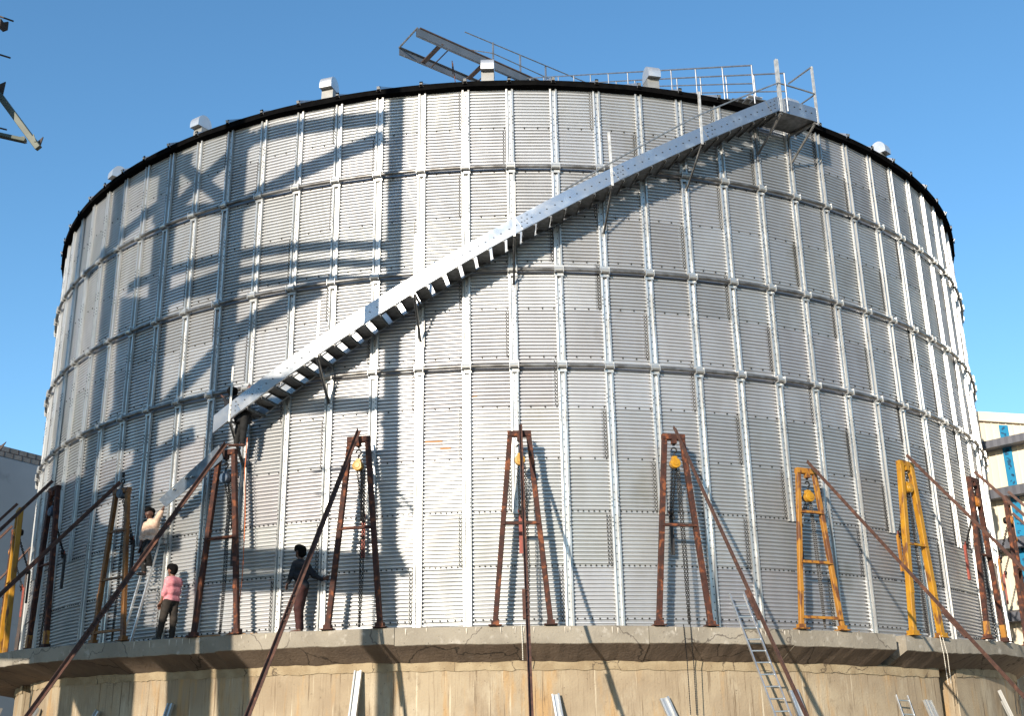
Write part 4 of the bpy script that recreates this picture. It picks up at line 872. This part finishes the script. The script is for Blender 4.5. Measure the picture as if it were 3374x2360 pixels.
for (x0, y0), (x1, y1), wsc, lab in SP:
    p = at_r(x0, y0, .09); a = angz(p)[0]; nn = np.array([math.sin(a), -math.cos(a), 0]); t = np.array([math.cos(a), math.sin(a), 0])
    best = None
    for ts in np.arange(-.8, .8, .01):
        d = nrm(nn*.28-np.array([0, 0, 1])+t*ts); q = p+d*.6-CAM; x = PW/2+FOC*np.dot(q, RT)/np.dot(q, FW); y = PH/2-FOC*np.dot(q, UP)/np.dot(q, FW)
        e = abs(x0+(y-y0)*(x1-x0)/(y1-y0)-x)
        if best is None or e < best[0]: best = (e, d)
    d = best[1]; foot = p+d*((p[2]-GZ)/-d[2])
    o = thing('spare_stiffener', foot, lab, 'steel profile', 'spare stiffeners leaning on the foundation')
    nz = nrm(np.cross(d, t)); nz = nz if np.dot(nz, nn) > 0 else -nz; b = MB(); prof = [(x_*wsc, y_) for x_, y_ in PROF]; n = len(prof); td = nrm(np.cross(nz, d))
    b.add([q+td*x_+nz*y_ for q in (p, foot) for x_, y_ in prof], [(i, (i+1) % n, n+(i+1) % n, n+i) for i in range(n)]+[tuple(range(n-1, -1, -1)), tuple(range(n, 2*n))])
    for q in np.arange(.06, 1.2, .09):
        for s in (-1, 1): b.box(p+d*q+td*s*.068*wsc+nz*.0685, (td, d, nz), (.007, .007, .0025))
    b.build('profile', M_STIF, o, world=True)

# ------------------------------------------------------------------ chains and ropes hanging over the ledge
def hang(name, lab, pts, r, material, cat, beads=False):
    pts = [np.asarray(p, float) for p in pts]; out = []; rr_ = []
    for p, q in zip(pts[:-1], pts[1:]):
        n_ = max(2, int(np.linalg.norm(q-p)/.022)) if beads else 6
        for i in range(n_): out.append(p+(q-p)*i/n_); rr_.append(r*(1.25 if i % 2 else .7) if beads else r)
    tag(MB().tube(out, rr_, 5).build(name, material), lab, cat)
hang('hanging_chain', 'left black chain dropping over the ledge below the frame by the tall ladder', [at_r(2252, 2058, .66), at_r(2258, 2120, .68), at_r(2264, 2175, .5), at_r(2276, 2362, .45)], .010, M_CHAIN, 'chain', True)
hang('hanging_chain', 'right black chain dropping over the ledge below the frame by the tall ladder', [at_r(2275, 2058, .66), at_r(2280, 2130, .69), at_r(2285, 2175, .5), at_r(2296, 2362, .45)], .010, M_CHAIN, 'chain', True)
hang('hanging_chain', 'pale chain dropping over the ledge left of the middle stay pole', [at_r(1719, 2060, .66), at_r(1721, 2120, .68), at_r(1723, 2180, .5)], .009, M_ROPEW, 'chain', True)
hang('hanging_rope', 'left white rope hanging over the ledge before the dark foundation gap', [at_r(3096, 2095, .68), at_r(3110, 2160, .69), at_r(3125, 2262, .55)], .008, M_ROPEW, 'rope', True)
hang('hanging_rope', 'right white rope hanging over the ledge before the dark foundation gap', [at_r(3104, 2095, .70), at_r(3122, 2160, .71), at_r(3134, 2258, .57)], .008, M_ROPEW, 'rope', True)
hang('loose_cable', 'black cable looping down the foundation at the right edge', [at_r(3352, 2252, .06), at_r(3343, 2290, .08), at_r(3346, 2320, .08), at_r(3352, 2362, .08)], .010, M_WIRE, 'cable')
hang('loose_cable', 'short black cable loop beside the long one at the right edge', [at_r(3374, 2292, .06), at_r(3362, 2298, .07), at_r(3356, 2312, .08), at_r(3360, 2362, .08)], .009, M_WIRE, 'cable')
bx = thing('junction_box', at_r(540, 1768, .12), 'small bright metal box on the wall right of the man on the ladder', 'box'); b = MB(); p = at_r(540, 1762, .14); a = angz(p)[0]; t = np.array([math.cos(a), math.sin(a), 0]); nn = np.array([math.sin(a), -math.cos(a), 0])
b.box(p, (t, nn, (0, 0, 1)), (.055, .05, .10)); b.build('case', M_POST, bx, world=True); b = MB(); b.box(p+np.array([.01, 0, -.17]), (t, nn, (0, 0, 1)), (.07, .045, .045)); b.build('lid', M_STIF, bx, world=True)
tb = MB()
for _ in range(26):
    i = rr.uniform(-7.2, -5.1); c = pol(ang(i), R+rr.uniform(.5, .63), lz(i)+.012); th = ang(i)+rr.uniform(-.4, .4); tb.box(c, ((math.cos(th), math.sin(th), 0), (-math.sin(th), math.cos(th), 0), (0, 0, 1)), (rr.uniform(.03, .11), .012, .01))
tag(tb.build('timber_scraps', M_WOOD), kind='stuff')

# ------------------------------------------------------------------ steel tower to the left (mostly outside the frame; it throws the shadow on the silo)
tw = thing('steel_tower', (-12, -22, GZ), 'grey green steel lattice tower whose bracket tips reach into the upper left of the photo', 'tower')
DT = 12.0
def sh(x, y, d=DT): return at_r(x, y, 0)+SUN*d
def member(name, p, q, w_, th=.12, material=M_TOWER): MB().bar(p, q, w_, th, np.cross(nrm(q-p), SUN)).build(name, material, tw, world=True)
def column(x, y, w_, z0=GZ, z1=20.0):
    p = sh(x, y); member('column', np.array([p[0], p[1], z0]), np.array([p[0], p[1], z1]), w_, .25)
column(1297, 900, .38); column(757, 900, .62); column(520, 1000, .85); column(352, 1050, .70); column(235, 1100, .45)
IM1 = lambda x, y: (100+1.0654*x, 250+1.0654*y)
IM2 = lambda x, y: (1.1416*x, 1100+1.1416*y)
for (p, q, w_, f, nm) in [((1105, 135), (700, 190), .30, IM1, 'beam'), ((1100, 190), (640, 410), .30, IM1, 'brace'), ((1105, 527), (620, 560), .20, IM1, 'beam'), ((1105, 582), (620, 612), .17, IM1, 'beam'), ((1100, 632), (420, 700), .15, IM1, 'beam'),
        ((900, 655), (600, 820), .34, IM1, 'brace'), ((700, 185), (420, 440), .30, IM1, 'brace'), ((640, 410), (380, 440), .26, IM1, 'beam'), ((620, 560), (300, 660), .22, IM1, 'beam'), ((620, 615), (300, 760), .32, IM1, 'brace'), ((420, 240), (640, 420), .26, IM1, 'brace'), ((500, 260), (300, 330), .3, IM1, 'beam'), ((400, 400), (180, 620), .25, IM1, 'brace'),
        ((1120, 207), (720, 225), .26, IM2, 'beam'), ((1145, 672), (560, 660), .34, IM2, 'beam'), ((1145, 735), (560, 725), .30, IM2, 'beam'), ((1120, 590), (1170, 700), .18, IM2, 'brace'),
        ((620, 60), (430, 260), .30, IM2, 'brace'), ((600, 190), (260, 330), .28, IM2, 'beam'), ((560, 290), (240, 520), .30, IM2, 'brace'), ((470, 640), (120, 560), .40, IM2, 'beam'), ((330, 230), (200, 560), .30, IM2, 'brace'), ((520, 600), (170, 760), .30, IM2, 'brace')]:
    member(nm, sh(*f(*p)), sh(*f(*q)), w_*1.35, .10)
def panel(top, bot, name='shade_panel'):                # added out-of-view sheets, there only to cast shade on the left
    b = MB(); n_ = 14; vs = []
    def along(L, f): q = f*(len(L)-1); i = min(int(q), len(L)-2); return np.array(L[i])*(1-(q-i))+np.array(L[i+1])*(q-i)
    for i in range(n_+1):
        P = sh(*along(top, i/n_)); Q_ = sh(*along(bot, i/n_)); vs += [P, Q_, Q_+SUN*.04, P+SUN*.04]
    b.add(vs, [(4*i+k, 4*i+4+k, 4*i+4+(k+1) % 4, 4*i+(k+1) % 4) for i in range(n_) for k in range(4)]+[(0, 1, 2, 3), tuple(4*n_+k for k in (3, 2, 1, 0))])
    b.build(name, M_TOWER, tw, world=True)
panel([(95, 2000), (300, 2020), (470, 2060), (640, 2085)], [(95, 2240), (300, 2222), (470, 2212), (650, 2205)])
panel([(200, 2200), (400, 2200)], [(290, 2420), (402, 2420)]); panel([(552, 2140), (640, 2140)], [(548, 2420), (645, 2420)]); panel([(712, 2085), (826, 2088)], [(718, 2420), (830, 2420)])
panel([(395, 980), (560, 985)], [(360, 1500), (455, 1480)]); panel([(110, 1640), (300, 1560)], [(110, 2010), (390, 2030)])
YT = -24.4
def ty(x, y, dy=0): return at_y(x, y, YT+dy)
def flat(name, pts, th=.02, dy=0, material=M_DARK): P = [ty(*p, dy) for p in pts]; MB().prism(P, (0, th, 0)).build(name, material, tw, world=True)
anchor = -420
member('bracket_arm', ty(0-40, 262), ty(127, 488), .082, .07); member('bracket_arm', ty(anchor, 352), ty(84, 464), .055, .07, M_DARK if False else M_TOWER)
member('bracket_arm', ty(-45, 255), ty(anchor, 250), .08, .07)
for (x0, y0, x1, y1, w_) in ((anchor, -95, 44, 69, .020), (anchor, 50, 34, 190, .020), (anchor, 320, 22, 427, .018)): MB().bar(ty(x0, y0, .05), ty(x1, y1, .05), w_, w_).build('brace_rod', M_DARK, tw, world=True)
flat('gusset', [(-12, 52), (5, 62), (12, 72), (27, 70), (24, 96), (8, 102), (-12, 84)]); flat('gusset', [(-14, 282), (18, 268), (9, 309), (-4, 303)]); flat('gusset', [(118, 470), (142, 450), (130, 485), (118, 478)], dy=.06); flat('gusset', [(106, 452), (110, 440), (119, 466), (112, 466)], dy=-.05, material=M_TOWER); flat('gusset', [(58, 466), (66, 450), (80, 448), (88, 470)], dy=.09, material=M_TOWER)
p0 = at_y(0, 0, 0)

# ------------------------------------------------------------------ building on the left
gb = thing('grey_building', at_y(-60, 2000, 8), 'grey plastered building with a bare block parapet, behind the left edge of the silo', 'building')
Q = at_y(70, 1486, 8.0); dr = nrm(np.array([.50, .866, 0])); n_b = np.array([dr[1], -dr[0], 0]); zt = Q[2]
def wallbox(z0, z1, l0, l1, th, mt, nm, off=0.): 
    c = Q+dr*((l0+l1)/2)-n_b*(th/2-off); c[2] = (z0+z1)/2; return MB().box(c, (dr, n_b, (0, 0, 1)), ((l1-l0)/2, th/2, (z1-z0)/2)).build(nm, mt, gb, world=True)
wallbox(GZ, zt-.42, -14, 12, 8, M_GREYW, 'wall'); wallbox(zt-.42, zt, -14, 12, .25, M_BLOCK, 'parapet', .015)
b = MB()
for row in range(2):
    q = -14.0+row*.2
    while q < 12: c = Q+dr*q+n_b*.019; c[2] = zt-.21*row-.105; b.box(c, (dr, n_b, (0, 0, 1)), (.008, .004, .10)); q += .42
c = Q+dr*(-1)+n_b*.019; c[2] = zt-.21; b.box(c, (dr, n_b, (0, 0, 1)), (13, .004, .008)); b.build('mortar_joint', M_DARK, gb, world=True)
# a leaf-like tip of sheet metal at the far left
b = MB(); b.prism([at_y(-30, 1492, 6), at_y(20, 1456, 6), at_y(5, 1478, 6), at_y(-30, 1510, 6)], (0, .05, 0)); tag(b.build('cable_tip', M_DARK), 'dark pointed sheet tip sticking up at the left edge above the grey building', 'scrap')

# ------------------------------------------------------------------ cream clad building on the right
cb = thing('cream_building', at_y(3300, 2100, -2.5), 'cream ribbed factory building with a bright blue strip and dark canopies, right of the silo', 'building')
th = math.radians(48); Q = at_y(3300, 1450, -2.5); dr = np.array([math.cos(th), -math.sin(th), 0]); n_b = np.array([-math.sin(th), -math.cos(th), 0])
def onb(x, y, off=0): return at_plane(x, y, Q+n_b*off, n_b)
tl, tr = onb(3205, 1374), onb(3380, 1385)
s0, s1 = np.dot(tl-Q, dr)-.55, np.dot(tr-Q, dr)+6
def zat(s): a_, b_ = np.dot(tl-Q, dr), np.dot(tr-Q, dr); return tl[2]+(tr[2]-tl[2])*(s-a_)/(b_-a_)
b = MB(); vs = []; q = s0; cols = 0
while q < s1:                                           # ribbed cladding sheet
    for ds, h in ((0, 0), (.17, 0), (.185, .025), (.215, .025)):
        p = Q+dr*(q+ds)+n_b*h; vs += [(p[0], p[1], zat(q+ds)), (p[0], p[1], GZ)]; cols += 1
    q += .23
b.add(vs, [(2*i, 2*i+1, 2*i+3, 2*i+2) for i in range(cols-1)]); b.build('cladding', M_CREAM, cb, world=True)
b = MB()
e0 = Q+dr*s0-n_b*.2; e1 = Q+dr*s1-n_b*.2; b.add([(e0[0], e0[1], GZ), (e1[0], e1[1], GZ), (e1[0], e1[1], zat(s1)-.1), (e0[0], e0[1], zat(s0)-.1)]+[(p[0]-n_b[0]*14, p[1]-n_b[1]*14, z) for p, z in ((e0, GZ), (e1, GZ), (e1, zat(s1)-.1), (e0, zat(s0)-.1))], [(0, 1, 2, 3), (7, 6, 5, 4), (0, 4, 5, 1), (1, 5, 6, 2), (2, 6, 7, 3), (3, 7, 4, 0)]); b.build('building_body', M_CREAM, cb, world=True)
b = MB(); u0 = Q+dr*s0+n_b*.07; u1 = Q+dr*s1+n_b*.07; u0[2] = zat(s0)+.02; u1[2] = zat(s1)+.02; b.bar(u0, u1, .30, .10, (0, 0, 1)); b.build('roof_trim', M_FASC, cb, world=True)
sl_ = np.dot(onb(3291, 1393)-Q, dr); sr_ = np.dot(onb(3321, 1396)-Q, dr)
b = MB(); A = Q+dr*sl_+n_b*.034; B = Q+dr*sr_+n_b*.034; b.prism([(A[0], A[1], GZ), (B[0], B[1], GZ), (B[0], B[1], zat(sr_)-.22), (A[0], A[1], zat(sl_)-.22)], n_b*.02); st_ = b.build('blue_strip', M_BLUE, cb, world=True)
b = MB(); rr = random.Random(12); z = zat(sl_)-.35
while z > 0:
    for _ in range(2):
        c = Q+dr*(sl_+(sr_-sl_)*rr.uniform(.3, .75))+n_b*.058; c[2] = z+rr.uniform(-.05, .05); b.box(c, (nrm(dr+np.array([0, 0, rr.uniform(-.6, .6)])), n_b, (0, 0, 1)), (rr.uniform(.02, .07), .003, rr.uniform(.008, .05)))
    z -= rr.uniform(.12, .26)
b.build('smudges', M_BLUE2, st_, world=True)
for y0, y1 in ((1456, 1481), (1617, 1647), (1772, 1802), (2020, 2050)):
    x0 = {1456: 3240, 1617: 3255, 1772: 3357, 2020: 3330}[y0]; zt_ = onb(x0, y0, .5)[2]; zb_ = onb(x0, y1, .5)[2]
    b = MB(); vs = []; q = s0; cols = 0
    for j in range(int((s1-s0)/.12)):
        p = Q+dr*(q+j*.12)+n_b*(.50+.012*(j % 2)); p2 = Q+dr*(q+j*.12)+n_b*.03
        vs += [(p2[0], p2[1], zt_+.12), (p[0], p[1], zt_), (p[0], p[1], zb_), (p2[0], p2[1], zb_+.02)]; cols += 1
    b.add(vs, [(4*i+k, 4*i+k+1, 4*i+k+5, 4*i+k+4) for i in range(cols-1) for k in range(3)]); b.build('canopy', M_GUTT, cb, world=True)
